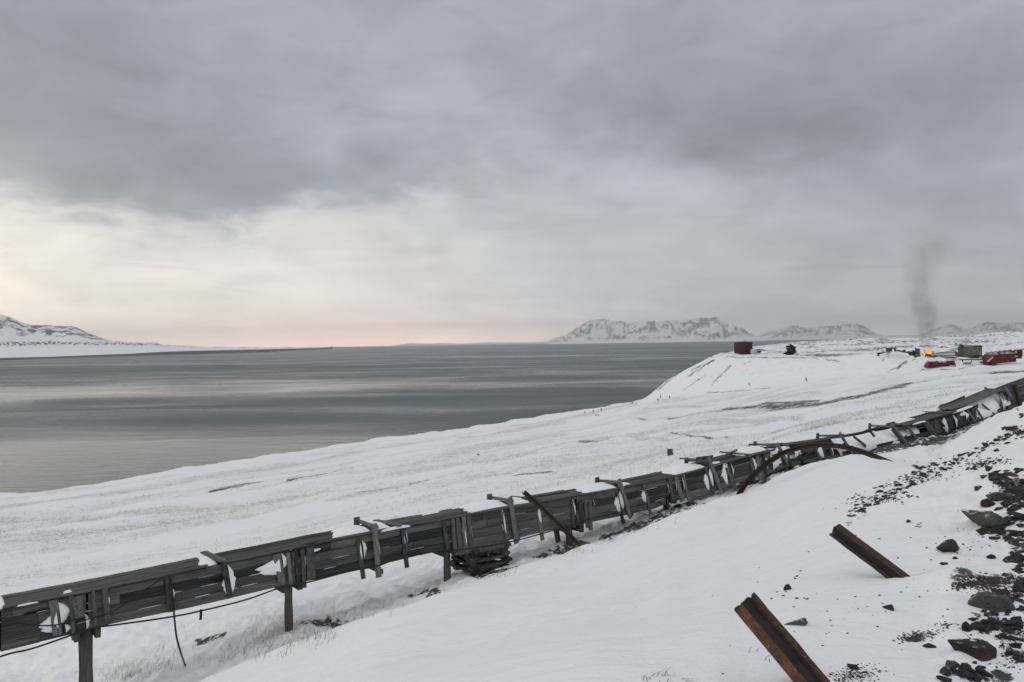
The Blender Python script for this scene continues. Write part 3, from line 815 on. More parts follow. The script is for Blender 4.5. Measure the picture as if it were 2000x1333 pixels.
# back and floor of the box
mb = MB()
for a, b in [(-440, 700), (702, 1450), (1452, 2115)]:
    for k in range(3):
        A = []; B = []
        for p in pxs(a, b, 30):
            t_ = top(p) + NB * (LW - .02); h = (top(p) - bot(p)).z
            A.append(t_ - Vector((0, 0, h * (k / 3 + .01) + .02))); B.append(t_ - Vector((0, 0, h * ((k + 1) / 3 - .01) + .02)))
        mb.strip(A, B, .03, NB)
mb.build('back_panel', M['board'], duct)
mb = MB()
for a, b in [(-440, 700), (702, 1512), (1514, 2115)]:
    A = [bot(p) + NB * .04 + Vector((0, 0, .01)) for p in pxs(a, b, 30)]
    B = [q_ + NB * (LW + .1) for q_ in A]
    mb.strip(A, B, .03, (0, 0, 1), .2)
mb.build('floor_panel', M['timber'], duct)


def batten(x0, y0, x1, y1, w, d=.035, out=.02, tint=None, name='batten', mat='batten', extra=0.0):
    """upright board on the outside of the box, from its top to its bottom end in the photo"""
    a_ = P(x0, y0, float(YD(x0)) - out - .03); b_ = P(x1, y1, float(YD(x1)) - .20 - out - extra)
    m = MB().beam(a_, b_, w, d, AX, .004, tint)
    return m.build(name, M[mat], duct)


BT = [  # short battens: top and bottom in the photo, width in metres
    (104, 1173, 112, 1242, .13), (138, 1163, 144, 1250, .06), (151, 1165, 156, 1206, .15), (181, 1153, 187, 1221, .055), (204, 1149, 211, 1218, .085), (326, 1126, 334, 1196, .11),
    (437, 1101, 450, 1168, .10), (540, 1083, 552, 1143, .14), (563, 1080, 568, 1142, .07), (571, 1078, 574, 1141, .05), (577, 1074, 583, 1140, .07), (590, 1072, 595, 1148, .08), (605, 1068, 608, 1133, .17),
    (700, 1053, 710, 1131, .095), (786, 1033, 795, 1109, .10), (867, 1019, 874, 1073, .10), (884, 1014, 889, 1078, .09), (893, 1012, 898, 1079, .09), (905, 1009, 911, 1078, .10), (914, 1007, 920, 1068, .10),
    (981, 1000, 992, 1066, .10), (1051, 1000, 1060, 1056, .10), (1118, 979, 1120, 1031, .12), (1134, 977, 1136, 1040, .14), (1143, 976, 1147, 1032, .09), (1152, 974, 1154, 1036, .11), (1204, 962, 1218, 1024, .09),
    (1256, 946, 1271, 1004, .09), (1306, 930, 1314, 975, .11), (1319, 930, 1333, 979, .15), (1334, 925, 1345, 978, .09), (1377, 912, 1394, 967, .09), (1417, 906, 1438, 960, .11), (1466, 892, 1472, 928, .12), (1480, 890, 1486, 940, .16), (1490, 884, 1497, 934, .09),
    (1521, 880, 1541, 926, .12), (1534, 880, 1548, 916, .12), (1554, 878, 1570, 904, .12), (1592, 875, 1603, 902, .12), (1605, 874, 1613, 905, .22), (1622, 872, 1629, 902, .15), (1655, 874, 1680, 891, .12), (1667, 853, 1691, 872, .10), (1700, 843, 1708, 853, .12),
    (1742, 838, 1772, 872, .14), (1768, 852, 1781, 872, .12), (1770, 830, 1798, 868, .12), (1802, 822, 1822, 852, .14), (1808, 822, 1832, 855, .18), (1828, 820, 1830, 846, .30), (1833, 820, 1855, 844, .09), (1857, 814, 1878, 840, .10),
    (1878, 806, 1900, 832, .10), (1888, 800, 1908, 828, .09), (1901, 797, 1904, 831, .42), (1905, 795, 1922, 822, .09), (1918, 790, 1950, 816, .09), (1954, 770, 1962, 800, .34), (1966, 766, 1986, 792, .09), (1972, 762, 1992, 785, .10),
    (-60, 1205, -52, 1285, .12), (-190, 1232, -182, 1316, .12), (-300, 1256, -290, 1340, .12), (2030, 742, 2044, 778, .1)]
for b_ in BT: batten(*b_)
# the clamping frames: long front board, bar over the lid, bar under the box, rear upright that stands proud
FRM = [(731, 1023, 740, 1128), (996, 972, 1009, 1062), (1209, 936, 1232, 1013), (1384, 894, 1410, 964), (1518, 866, 1538, 905), (1640, 846, 1668, 892), (1741, 829, 1778, 874), (1964, 758, 1988, 792), (-330, 1238, -318, 1356)]
for (x0, y0, x1, y1) in FRM:
    a_ = P(x0, y0, float(YD(x0)) - .075); b_ = P(x1, y1, float(YD(x1)) - .27)
    fo = MB().beam(a_, b_, .115, .045, AX, .003, .9).build('frame_board', M['batten'], duct)
    c_ = a_ + Vector((0, 0, -.09)) + AX * .07; c2 = lid(x0 + 4, 1.0, .07) + NB * .17 + AX * .05
    MB().beam(c_ - NB * .02, c2, .05, .07, AX, .003, .85).build('frame_bar', M['batten'], duct)
    d0 = c2 + Vector((0, 0, .10)) - AX * .06; d1 = d0 - Vector((0, 0, 1.0)) + NB * .05
    MB().beam(d0, d1, .13, .045, AX, .003, .7).build('frame_board', M['batten'], duct)
    e0 = b_ + Vector((0, 0, .10)) + AX * .08; e1 = e0 + NB * 1.1
    MB().beam(e0, e1, .05, .10, AX, .003, .4).build('frame_bar', M['batten'], duct)
# loose cross boards nailed over the lid
for (px, w, tl) in [(424, .10, 0), (430, .06, 0), (771, .12, -.03), (1041, .12, -.03), (1452, .1, .02), (1504, .12, .0), (1845, .09, .05)]:
    p0 = lid(px + 6, -.08, .075); p1 = lid(px - 4, 1.08, .085 + tl)
    MB().beam(p0, p1, w, .03, AX, .003).build('cross_board', M['batten'], duct)
# clutter of sprung boards on the collapsed length
loose = [((1484, 882, 26.6), (1560, 866, 28.6), .10), ((1500, 876, 26.8), (1556, 870, 28), .06), ((1463, 869, 26.6), (1530, 867, 27.4), .05), ((1590, 860, 29.0), (1648, 848, 30.4), .035), ((1560, 866, 28.4), (1766, 832, 33.4), .07), ((1690, 841, 31.4), (1742, 828, 32.8), .035),
         ((1838, 797, 35.2), (1884, 777, 37.4), .20), ((1834, 799, 35.0), (1842, 794, 35.4), .22), ((1880, 776, 36.2), (1888, 784, 36.6), .12), ((1922, 766, 36.8), (1968, 757, 38.0), .07), ((1920, 765, 36.8), (1924, 770, 36.8), .20), ((1808, 807, 33.6), (1858, 813, 34.2), .05),
         ((1870, 790, 35.6), (1916, 787, 36.2), .06), ((1552, 905, 26.8), (1593, 876, 28.2), .03), ((1745, 858, 32.0), (1790, 850, 33.0), .05), ((1440, 880, 25.3), (1412, 893, 24.6), .10), ((1360, 897, 23.4), (1392, 893, 24.2), .11), ((1360, 897, 23.6), (1328, 896, 24.4), .04)]
for (a3, b3, w) in loose:
    MB().beam(P(*a3), P(*b3), w, .035, (0, 0, 1), .004).build('loose_board', M['batten'], duct)
# posts and bearers
for (px, y0, y1, r0) in [(170, 1232, 1345, .115), (569, 1140, 1236, .085), (880, 1073, 1146, .085), (1119, 1028, 1060, .09), (1309, 975, 1008, .09), (1464, 936, 970, .09), (-250, 1320, 1500, .11)]:
    Y = float(YD(px)) - .02
    a_ = P(px, y0, Y) + Vector((0, 0, .35)) + NB * .16; b_ = P(px + 1, y1, Y) + NB * .16
    gz = GZ(b_.x, b_.y); b_.z = min(b_.z, gz) - .25
    MB().tube([a_.lerp(b_, k / 7) for k in range(8)], [r0 * (.96 + .06 * math.sin(k * 1.7)) for k in range(8)], 14, .5, jit=.03).build('post', M['post'], duct)
    for s_ in (-1, 1):
        c_ = P(px, y0, Y) + AX * (.16 * s_) + Vector((0, 0, -.06)) - NB * .06
        MB().beam(c_, c_ + NB * 1.15, .09, .17, AX, .004, .35).build('bearer', M['batten'], duct)
a_ = P(888, 1077, 18.15); b_ = P(992, 1064, 19.0)
MB().beam(a_, b_, .17, .13, (0, 0, 1), .004, .75).build('bearer', M['batten'], duct)
MB().tube([P(1085, 1028, 21.2), P(1091, 1062, 21.2)], .075, 10, .6).build('post', M['post'], duct)

# the crib of crossed timbers under it
cb = P(926, 1128, 18.35); cb.z = GZ(cb.x, cb.y)
ztop = P(940, 1074, 18.4).z
nl = 8; lh = (ztop - cb.z + .04) / nl
order = ['lowest', 'second', 'third', 'fourth', 'fifth', 'sixth', 'seventh', 'topmost']
for i in range(nl):
    for j in range(2):
        z = cb.z - .03 + lh * (i + .5)
        if i % 2 == 0:
            o_ = cb + NB * (.05 + .78 * j) + AX * random.uniform(-.10, .02)
            a_ = Vector((o_.x, o_.y, z)); b_ = a_ + AX * (1.02 + random.uniform(-.05, .12)) + Vector((0, 0, random.uniform(-.01, .02)))
            which = ('front', 'rear')[j] + ' lengthwise timber'
        else:
            o_ = cb + AX * (.06 + .86 * j + random.uniform(-.05, .05)) - NB * random.uniform(.02, .14)
            a_ = Vector((o_.x, o_.y, z)); b_ = a_ + NB * (1.05 + random.uniform(-.05, .12)) + AX * random.uniform(-.08, .08)
            which = ('left', 'right')[j] + ' crosswise timber'
        m = MB().beam(a_, b_, .15 + random.uniform(-.02, .03), lh * .84, AX if i % 2 else NB, .006)
        m.build('timber', M['timber'], None, f'{which} in the {order[i]} layer of the crib under the duct', 'timber', 'timbers of the crib under the duct')
# one slipped plank leaning out of the crib
m = MB().beam(P(903, 1080, 18.4), P(926, 1104, 18.0), .14, .05, (0, 0, 1), .005)
m.build('timber', M['timber'], None, 'slipped plank slanting down the left face of the crib under the duct', 'timber', 'timbers of the crib under the duct')

# snow blown onto the duct
sn = MB(); rs = random.Random(5)


def lens(px, s_, v0, v1, w, th=.05, tip=.5):
    pts = []; n = 27; mth = 8; wob = [rs.uniform(.72, 1.15) for _ in range(9)]
    for i in range(n):
        t_ = i / (n - 1); v = v0 + (v1 - v0) * t_
        ww = w * max(0.0, math.sin(math.pi * t_ ** (math.log(.5) / math.log(tip)))) ** .85 * (wob[int(t_ * 7.99)] * (1 - (t_ * 7.99) % 1) + wob[int(t_ * 7.99) + 1] * ((t_ * 7.99) % 1)) * rs.uniform(.94, 1.06)
        row = []
        for j in range(mth):
            q_ = j / (mth - 1)
            px_ = px + (v * 9) + s_ * (q_ * ww)
            h = .012 + th * (1 - q_) ** 1.2 * math.sin(math.pi * min(max(t_, .02), .98)) ** .5
            if q_ == 1: h = -.02
            row.append(fr(px_, v, h))
        pts.append(row if s_ > 0 else row[::-1])
    sn.grid(pts)


for a_ in [(106, -1, .18, .84, 42, .10, .75), (112, 1, .10, .70, 23, .12, .5), (120, 1, .7, .9, 14, .06), (160, 1, .55, .95, 10, .06), (206, 1, .15, .5, 6), (325, -1, .30, .80, 6), (331, 1, .30, .68, 7), (438, -1, .25, .92, 9), (443, 1, .04, .92, 14, .06), (541, -1, .10, .66, 48, .08, .62), (548, 1, .05, .5, 14), (590, 1, .1, .6, 5),
           (609, 1, .12, .22, 22, .03), (700, -1, .10, .74, 6), (704, 1, .12, .7, 9), (734, 1, .2, .7, 4), (785, -1, .12, .6, 4), (789, 1, .1, .55, 4), (866, -1, .2, .75, 4), (902, -1, .3, .98, 6, .05), (914, 1, .05, .9, 3), (980, -1, .05, .85, 5), (1050, -1, .2, .7, 4), (1117, -1, .1, .65, 4), (1154, 1, .2, .5, 4),
           (1202, -1, .2, .9, 6), (1210, -1, .1, .75, 8, .05), (1216, -1, .1, .75, 5, .05), (1254, -1, .25, .7, 6), (1305, -1, .1, .7, 4), (1314, 1, .05, .6, 7, .06), (1328, 1, .02, .7, 6, .06), (1376, -1, .2, .9, 6), (1385, -1, .05, .8, 5), (1412, -1, .1, .9, 7, .05), (1424, 1, .05, .7, 5), (1416, -1, .0, .25, 8),
           (1466, 1, .05, .8, 9, .06), (1490, 1, .2, .8, 6), (1500, 1, .2, .9, 26, .07), (1530, -1, .0, .7, 14, .07), (1545, 1, .0, .6, 22, .08), (1600, -1, .1, .9, 8), (1618, 1, .1, .9, 5), (1640, -1, .0, .6, 20, .07), (1858, 1, .05, .95, 8, .07), (1842, -1, .1, .95, 6, .07), (1880, 1, .1, .6, 10, .06), (1950, 1, .0, .9, 12, .08), (1880, -1, .05, .35, 9, .06)]:
    lens(*a_)
# slivers of snow along the board joints
for i in range(58):
    px = rs.uniform(0, 1480); k = rs.choice((1, 2, 3)); w = rs.uniform(6, 34); v = k / 4
    ps = pxs(px, px + w, 8)
    h = rs.uniform(.002, .012)
    sn.strip([fr(p, v - h * (1 - abs(2 * (p - px) / w - 1)) + .002, .010) for p in ps], [fr(p, v + .007, .006) for p in ps], .02, NB)


def lidsnow(a, b, w0=.0, w1=1.0, th=.07, tilt=30, rag=10):
    pts = []; n = 16; mm = 11
    jl = [rs.uniform(0, rag) for _ in range(mm)]; jr = [rs.uniform(0, rag * .3) for _ in range(mm)]
    for i in range(n):
        t_ = i / (n - 1); row = []
        for j in range(mm):
            q_ = j / (mm - 1); w = w0 + (w1 - w0) * q_
            px = a + tilt * (q_ if tilt > 0 else q_ - 1) + jl[j] + (b - jr[j] - a - tilt * q_ - jl[j]) * t_
            h = .026 + th * (math.sin(math.pi * min(1, t_ * 1.0)) ** .6) * (math.sin(math.pi * q_) ** .5) + rs.uniform(-.004, .004)
            if i in (0, n - 1) or j in (0, mm - 1): h = .0
            row.append(lid(px, w, h))
        pts.append(row)
    sn.grid(pts)


for a_ in [(388, 428, .1, 1, .05, 16, 8), (634, 733, .05, 1.02, .09, 42, 12), (735, 768, .1, 1, .07, 10, 10), (912, 1000, .05, 1.05, .11, 18, 12), (1004, 1040, .1, 1.0, .08, 10, 8), (1140, 1212, .05, 1.05, .11, 14, 10), (1216, 1236, .1, .5, .05, 6, 4), (1314, 1384, .05, 1.05, .11, 10, 8), (1388, 1412, 0, .35, .04, 6, 4), (1452, 1514, .25, 1.1, .12, 6, 6),
           (20, 76, -.02, .12, .02, 20, 16), (-10, 12, .05, .9, .05, 3, 4), (118, 144, .1, .35, .03, 10, 8), (735, 800, -.03, .06, .03, 8, 6), (840, 890, .8, 1.02, .04, 20, 10), (1770, 1812, .5, 1.1, .08, 6, 6), (1778, 1806, -.05, .2, .04, 4, 4), (1856, 1900, .0, .2, .05, 6, 5), (1850, 1880, .8, 1.2, .08, 8, 5), (1925, 1966, .6, 1.2, .09, 8, 6)]:
    lidsnow(*a_)


def inner(a, b, v0, v1, bulge=.1):
    """drifted snow lying inside the broken box, seen where the side is gone"""
    pts = []; n = max(8, int((b - a) / 5)); mm = 9
    for i in range(n):
        t_ = i / (n - 1); px = a + (b - a) * t_; row = []
        for j in range(mm):
            q_ = j / (mm - 1)
            edge_ = math.sin(math.pi * t_) ** .35
            v = v0 + (v1 - v0) * q_
            dpt = .40 * (1 - q_) - .0 + .10 * (1 - edge_) - bulge * math.sin(math.pi * q_) * edge_ + rs.uniform(-.01, .01)
            p = fr(px + rs.uniform(-1.2, 1.2), v, 0) + NB * dpt
            row.append(p)
        pts.append(row)
    sn.grid(pts)


inner(1496, 1566, .02, .8, .12); inner(1648, 1732, .02, .95, .18); inner(1732, 1768, .1, .9, .14); inner(1766, 1806, .12, .85, .12); inner(1904, 1960, .0, .85, .2); inner(1958, 1984, .0, .7, .1)
sn.build('snow_crust', M['snow'], None, 'wind packed snow stuck on the lids and battens of the wooden duct', 'snow', kind='stuff')


# ------------------------------------------------------------------ cables
def smooth_path(pts, n=40):
    t_ = np.arange(len(pts)); s_ = np.linspace(0, len(pts) - 1, n)
    a_ = np.array([tuple(p) for p in pts])
    out = []
    for v in s_:
        i = int(min(v, len(pts) - 2)); f = v - i
        p0 = a_[max(i - 1, 0)]; p1 = a_[i]; p2 = a_[i + 1]; p3 = a_[min(i + 2, len(pts) - 1)]
        out.append(Vector(.5 * ((2 * p1) + (-p0 + p2) * f + (2 * p0 - 5 * p1 + 4 * p2 - p3) * f * f + (-p0 + 3 * p1 - 3 * p2 + p3) * f ** 3)))
    return out


def cable(pts, r, lab, n=60):
    MB().tube(smooth_path(pts, n), r, 8, .5).build('cable', M['rubber'], None, lab, 'cable')


cab = lambda *q: [P(x, y, float(YD(x)) - o) for x, y, o in q]
cable(cab((-120, 1330, .34), (0, 1283, .34), (60, 1268, .33), (120, 1248, .33), (150, 1237, .36), (190, 1225, .40), (217, 1222, .36), (330, 1206, .36), (395, 1193, .36), (480, 1172, .36), (546, 1149, .36), (600, 1138, .36), (680, 1117, .34), (740, 1105, .36), (800, 1083, .36), (870, 1077, .36), (930, 1070, .38), (1000, 1058, .38), (1050, 1045, .34), (1110, 1028, .36), (1160, 1012, .34), (1215, 1000, .36)), .016,
      'long black cable slung along the lower edge of the wooden duct', 160)
cable(cab((-60, 1195, .17), (0, 1206, .22), (40, 1218, .25), (75, 1222, .26), (110, 1221, .30), (142, 1211, .32), (168, 1206, .34)), .013, 'thin black cable sagging across the left end of the duct')
cable(cab((150, 1216, .34), (190, 1204, .32), (215, 1197, .28), (250, 1177, .22), (290, 1148, .20), (318, 1130, .12)), .011, 'thin black wire slanting up the duct beside the big left post')
dp = cab((330, 1124, .06), (336, 1150, .16), (340, 1200, .3), (341, 1212, .3), (345, 1245, .3), (353, 1275, .3))
gp = G(362, 1300); dp += [dp[-1].lerp(gp, .5), gp, gp + Vector((.05, -.03, -.02))]
cable(dp, .017, 'loose black cable end dangling from the duct down to the snow')
cable([P(1286, 980, 22.0), P(1304, 990, 22.2), P(1311, 984, 22.2), P(1322, 976, 22.2)], .012, 'short black wire stay at the stubby post by the dark ground', 20)
br = MB(); a_ = P(393, 1194, float(YD(393)) - .36)
br.beam(a_ + Vector((0, 0, .03)), a_ + Vector((-.015, 0, -.16)), .045, .012, (1, 0, 0), .001, .1)
br.build('cable_hanger', M['rubber'], None, 'small flat metal hanger strapped to the long black cable', 'hanger')


# ------------------------------------------------------------------ mine-arch steel
def steel(name, path, width, face, mat, lab, cat='steel beam', n=24, rough_end=True):
    """trough section with turned-out lips swept along a path; face = side the trough opens to"""
    h = width / 2
    out = [(-1, .10), (-.80, -.04), (-.58, -.06), (-.56, -.07), (-.47, -.80), (-.46, -.82), (.46, -.82), (.47, -.80), (.56, -.07), (.58, -.06), (.80, -.04), (1, .10)]
    inn = [(1, .24), (.80, .10), (.62, .08), (.58, .07), (.40, -.64), (.38, -.66), (-.38, -.66), (-.40, -.64), (-.58, .07), (-.62, .08), (-.80, .10), (-1, .24)]
    ptint = [.75, .6, .5, .0, .0, .95, .95, .0, .0, .5, .6, .75] + [.3] * 12
    secp = [(x * h, y * h) for x, y in out + inn]
    pts = smooth_path(path, n) if len(path) > 2 else [Vector(path[0]).lerp(Vector(path[1]), k / (n - 1)) for k in range(n)]
    k = len(secp); vs_ = []; fs = []
    for i, p in enumerate(pts):
        d = (pts[min(i + 1, n - 1)] - pts[max(i - 1, 0)]).normalized()
        f_ = Vector(face[i * len(face) // n] if isinstance(face, list) else face); f_ = (f_ - d * f_.dot(d)).normalized(); s_ = d.cross(f_)
        for m_, (x, y) in enumerate(secp):
            j = d * (random.uniform(-.03, .03) * width * 2 if rough_end and i in (0, n - 1) else 0)
            wv = 1 + .025 * math.sin(i * .9 + m_ * 1.3) + random.uniform(-.02, .02)
            vs_.append(p + s_ * x * wv + f_ * y + j)
    for i in range(n - 1):
        for m_ in range(k):
            fs.append((i * k + m_, i * k + (m_ + 1) % k, i * k + k + (m_ + 1) % k, i * k + k + m_))
    for e in (0, n - 1):
        for m_ in range(11):
            q_ = [e * k + m_, e * k + m_ + 1, e * k + 22 - m_, e * k + 23 - m_]
            fs.append(tuple(q_ if e else q_[::-1]))
    m = MB().add(vs_, fs, .5)
    m.t = [ptint[q_ % k] for q_ in range(len(vs_))]
    return m.build(name, mat, None, lab, cat)


def buried(p, q, depth=.35):
    d = (q - p).normalized()
    return q + d * depth


a_ = P(1455, 1176, 3.62); b_ = P(1597, 1345, 3.42)
steel('steel_beam', [a_, buried(a_, b_, .5)], .138, (.72, .62, .20), M['rust_hot'], 'orange rusty steel trough beam leaning out of the snow at the bottom edge')
a_ = P(1631, 1036, 5.35); b_ = P(1778, 1146, 4.98)
steel('steel_beam', [a_, buried(a_, b_, .5)], .116, (-.14, .62, -.74), M['rust_dark'], 'dark rusty steel trough beam leaning from the snow beside the dark boulder')
ap = [(1436, 984, 20.6), (1443, 966, 20.6), (1462, 938, 20.5), (1490, 912, 20.2), (1520, 891, 19.9), (1545, 880, 19.6), (1580, 871, 19.2), (1615, 869, 18.8), (1650, 873, 18.4), (1680, 881, 18.1), (1710, 892, 17.8), (1745, 906, 17.4), (1778, 920, 17.0), (1800, 930, 16.7)]
steel('steel_arch', [P(*p) for p in ap], .140, (.25, -.8, .5), M['rust'], 'rusty bent steel arch curving over the snow in front of the broken duct', 'steel arch', 60)
a_ = P(1022, 960, 19.0); b_ = P(1136, 1071, 17.5)
steel('steel_beam', [a_, a_.lerp(b_, .5) + Vector((.02, 0, .02)), buried(a_, b_, .4)], .125, (.5, -.75, .3), M['rust'], 'straight rusty steel bar propped diagonally against the wooden duct', n=20)
a_ = P(1978, 751, 17.6); b_ = P(1993, 800, 17.4)
steel('steel_beam', [a_, buried(a_, b_, .4)], .16, (.3, -.9, .1), M['rust'], 'short rusty steel stub standing on the slope crest at the right edge')
MB().tube(smooth_path([P(1782, 874, 31.5), P(1810, 866, 32.0), P(1850, 861, 32.6), P(1868, 858, 33.0)], 14), .11, 10).build('pipe', M['rust'], None, 'rusty brown pipe lying below the collapsed part of the duct', 'pipe')
MB().beam(P(1132, 1060, 19.6), P(1152, 1066, 19.2), .12, .04, (0, 0, 1), .004).build('plank', M['timber'], None, 'short grey plank lying at the foot of the propped steel bar', 'plank')


# ------------------------------------------------------------------ rocks
def rock_mesh(sx, sy, sz, seed, detail=2, ang=.5):
    rr = random.Random(seed)
    bm = bmesh.new()
    for i in range(rr.randint(11, 16)):
        v = Vector((rr.gauss(0, 1), rr.gauss(0, 1), rr.gauss(0, 1))).normalized()
        v *= rr.uniform(.82, 1.05)
        bm.verts.new((v.x, v.y, v.z))
    r_ = bmesh.ops.convex_hull(bm, input=bm.verts)
    bmesh.ops.delete(bm, geom=[g for g in r_['geom_interior'] if isinstance(g, bmesh.types.BMVert)], context='VERTS')
    if detail > 1:
        bmesh.ops.bevel(bm, geom=list(bm.edges), offset=.06, segments=1, affect='EDGES')
        bmesh.ops.triangulate(bm, faces=bm.faces)
        bmesh.ops.subdivide_edges(bm, edges=bm.edges, cuts=detail - 1, use_grid_fill=True)
        ph = [rr.uniform(0, 6) for _ in range(6)]
        for v in bm.verts:
            c = v.co
            k = .030 * math.sin(5 * c.x + ph[0]) + .03 * math.sin(6 * c.y + ph[1]) + .03 * math.sin(7 * c.z + ph[2]) + rr.uniform(-.022, .022)
            v.co = c * (1 + k)
    for v in bm.verts: v.co = Vector((v.co.x * sx, v.co.y * sy, v.co.z * sz))
    vs_ = [v.co.copy() for v in bm.verts]; bm.verts.index_update()
    fs = [tuple(v.index for v in f.verts) for f in bm.faces]
    bm.free()
    return vs_, fs


def rock(px, py, w, h, mat, lab, cat='rock', group=None, seed=None, tiltz=None, detail=3, name='rock'):
    g = G(px, py + h * .25)
    if g is None: return
    k = g.y / F
    sx = w * k / 2; hz_ = h * k
    seed = seed if seed is not None else int(px * 13 + py)
    rr = random.Random(seed)
    sz = max(.35 * sx, min(.95 * sx, hz_ * .66)); sy = max(.5 * sx, min(1.1 * sx, hz_ * 1.1))
    vs_, fs = rock_mesh(sx * 1.04, sy, sz, seed, detail)
    rot = Matrix.Rotation(rr.uniform(-.25, .25) if tiltz is None else tiltz, 3, 'Y') @ Matrix.Rotation(rr.uniform(-.2, .2), 3, 'X') @ Matrix.Rotation(rr.uniform(-.5, .5), 3, 'Z')
    c = g + Vector((0, sy * .45, sz * .15))
    c.z = min(c.z, GZ(c.x, c.y) + sz * .22)
    m = MB(); m.add([c + rot @ v for v in vs_], fs, rr.random(), False)
    return m.build(name, M[mat], None, lab, cat, group)


BIG = [
    (1861, 1069, 42, 36, 'rock', 'dark rounded boulder lying apart on clean snow below the dark rusty beam'),
    (1946, 1012, 88, 42, 'rock_grey', 'long grey slab of rock slanting down to the right above the dark stones'),
    (1962, 971, 46, 24, 'rock_grey', 'smooth oval pale grey rock beside the black rubble'),
    (1957, 1188, 94, 46, 'rock_grey', 'big grey angular rock with flat sloping faces near the right edge'),
    (1912, 1272, 92, 42, 'rock_red', 'largest dark reddish boulder at the lower right with jagged top'),
    (1927, 1308, 34, 52, 'rock_red', 'upright dark reddish block jammed under the largest reddish boulder'),
    (1913, 953, 26, 9, 'rock', 'flat dark stone alone on the snow left of the pale oval rock'),
    (1929, 1039, 34, 13, 'rock', 'low black rock just under the long grey slab'),
    (1950, 1031, 36, 18, 'rock', 'black hump of rock tucked against the long grey slab'),
    (1936, 984, 28, 20, 'rock_red', 'dark reddish chunk below the pale oval rock'),
    (1993, 940, 26, 28, 'rock_pale', 'pale speckled rock at the right edge beside black rubble'),
    (1972, 944, 32, 22, 'rock', 'black shiny block at the top of the black rubble'),
    (1988, 962, 32, 24, 'rock', 'black block right of the pale oval rock'),
    (1950, 931, 26, 13, 'rock', 'black stones clump at the upper left of the black rubble'),
    (1926, 929, 18, 7, 'rock_grey', 'small pale stone at the left end of the black rubble'),
    (1985, 995, 36, 9, 'rock', 'thin dark slab right of the long grey slab'),
    (1995, 1012, 26, 20, 'rock', 'dark block at the right edge behind the long grey slab'),
    (1994, 1090, 28, 22, 'rock', 'dark rough block at the right edge above the gravel'),
    (1994, 1146, 28, 20, 'rock', 'dark block in the gravel at the right edge'),
    (1961, 1159, 34, 16, 'rock', 'dark greenish slab wedged above the big grey angular rock'),
    (1910, 1167, 32, 9, 'rock', 'thin dark slab at the lower edge of the reddish gravel'),
    (1893, 1227, 26, 22, 'rock', 'dark tilted stone left of a pair under the big angular rock'),
    (1919, 1228, 28, 22, 'rock_red', 'dark reddish stone right of a pair under the big angular rock'),
    (1948, 1214, 26, 15, 'rock', 'black stone just under the big grey angular rock'),
    (1991, 1221, 30, 18, 'rock', 'dark stone at the right edge under the big angular rock'),
    (1906, 1201, 24, 11, 'rock_red', 'small dark reddish stone at the left tip of the big angular rock'),
    (1862, 1300, 28, 14, 'rock_grey', 'greyish stone on top of the heap at the bottom edge'),
    (1850, 1314, 26, 22, 'rock', 'black pointed stone at the left of the bottom heap'),
    (1889, 1304, 22, 20, 'rock', 'round dark stone under the largest reddish boulder'),
    (1890, 1319, 34, 18, 'rock_red', 'reddish dark stone low in the bottom heap'),
    (1848, 1331, 30, 16, 'rock', 'dark stone cut off by the bottom edge'),
    (1740, 1188, 26, 15, 'rock', 'low black rock alone in the snow below the dark rusty beam'),
    (1564, 1219, 54, 9, 'rock_grey', 'long slanting stone ledge just right of the orange rusty beam'),
    (1541, 1149, 18, 13, 'rock', 'black stone half drifted over, right of the orange beam top'),
    (1818, 1263, 28, 9, 'rock', 'flat dark stone beside a small gravel patch'),
    (1668, 1304, 24, 11, 'rock', 'dark stone at the top of the gravel by the orange beam foot'),
    (1776, 1018, 9, 9, 'rock', 'small round dark stone on clean snow beyond the dark beam'),
    (1925, 869, 18, 10, 'rock', 'biggest leaf shaped stone in the upper band of rubble'),
    (1846, 1101, 15, 10, 'rock', 'small brownish stone below the dark rounded boulder'),
    (1866, 1091, 13, 6, 'rock', 'small pointed stone just under the dark rounded boulder'),
    (1940, 1089, 24, 9, 'rock', 'curved dark stone on snow between the slab and the gravel'),
    (1898, 1126, 14, 7, 'rock_brick', 'small brick red stone on top of the gravel patch'),
    (1950, 880, 12, 8, 'rock', 'dark stone at the right end of the upper rubble band'),
]
for (px, py, w, h, mt, lab) in BIG:
    rock(px, py, w * 1.1, h * 1.1, mt, lab, seed=int(px * 7 + py * 3), tiltz={1946: .35, 1564: -.36, 1957: .1}.get(px))
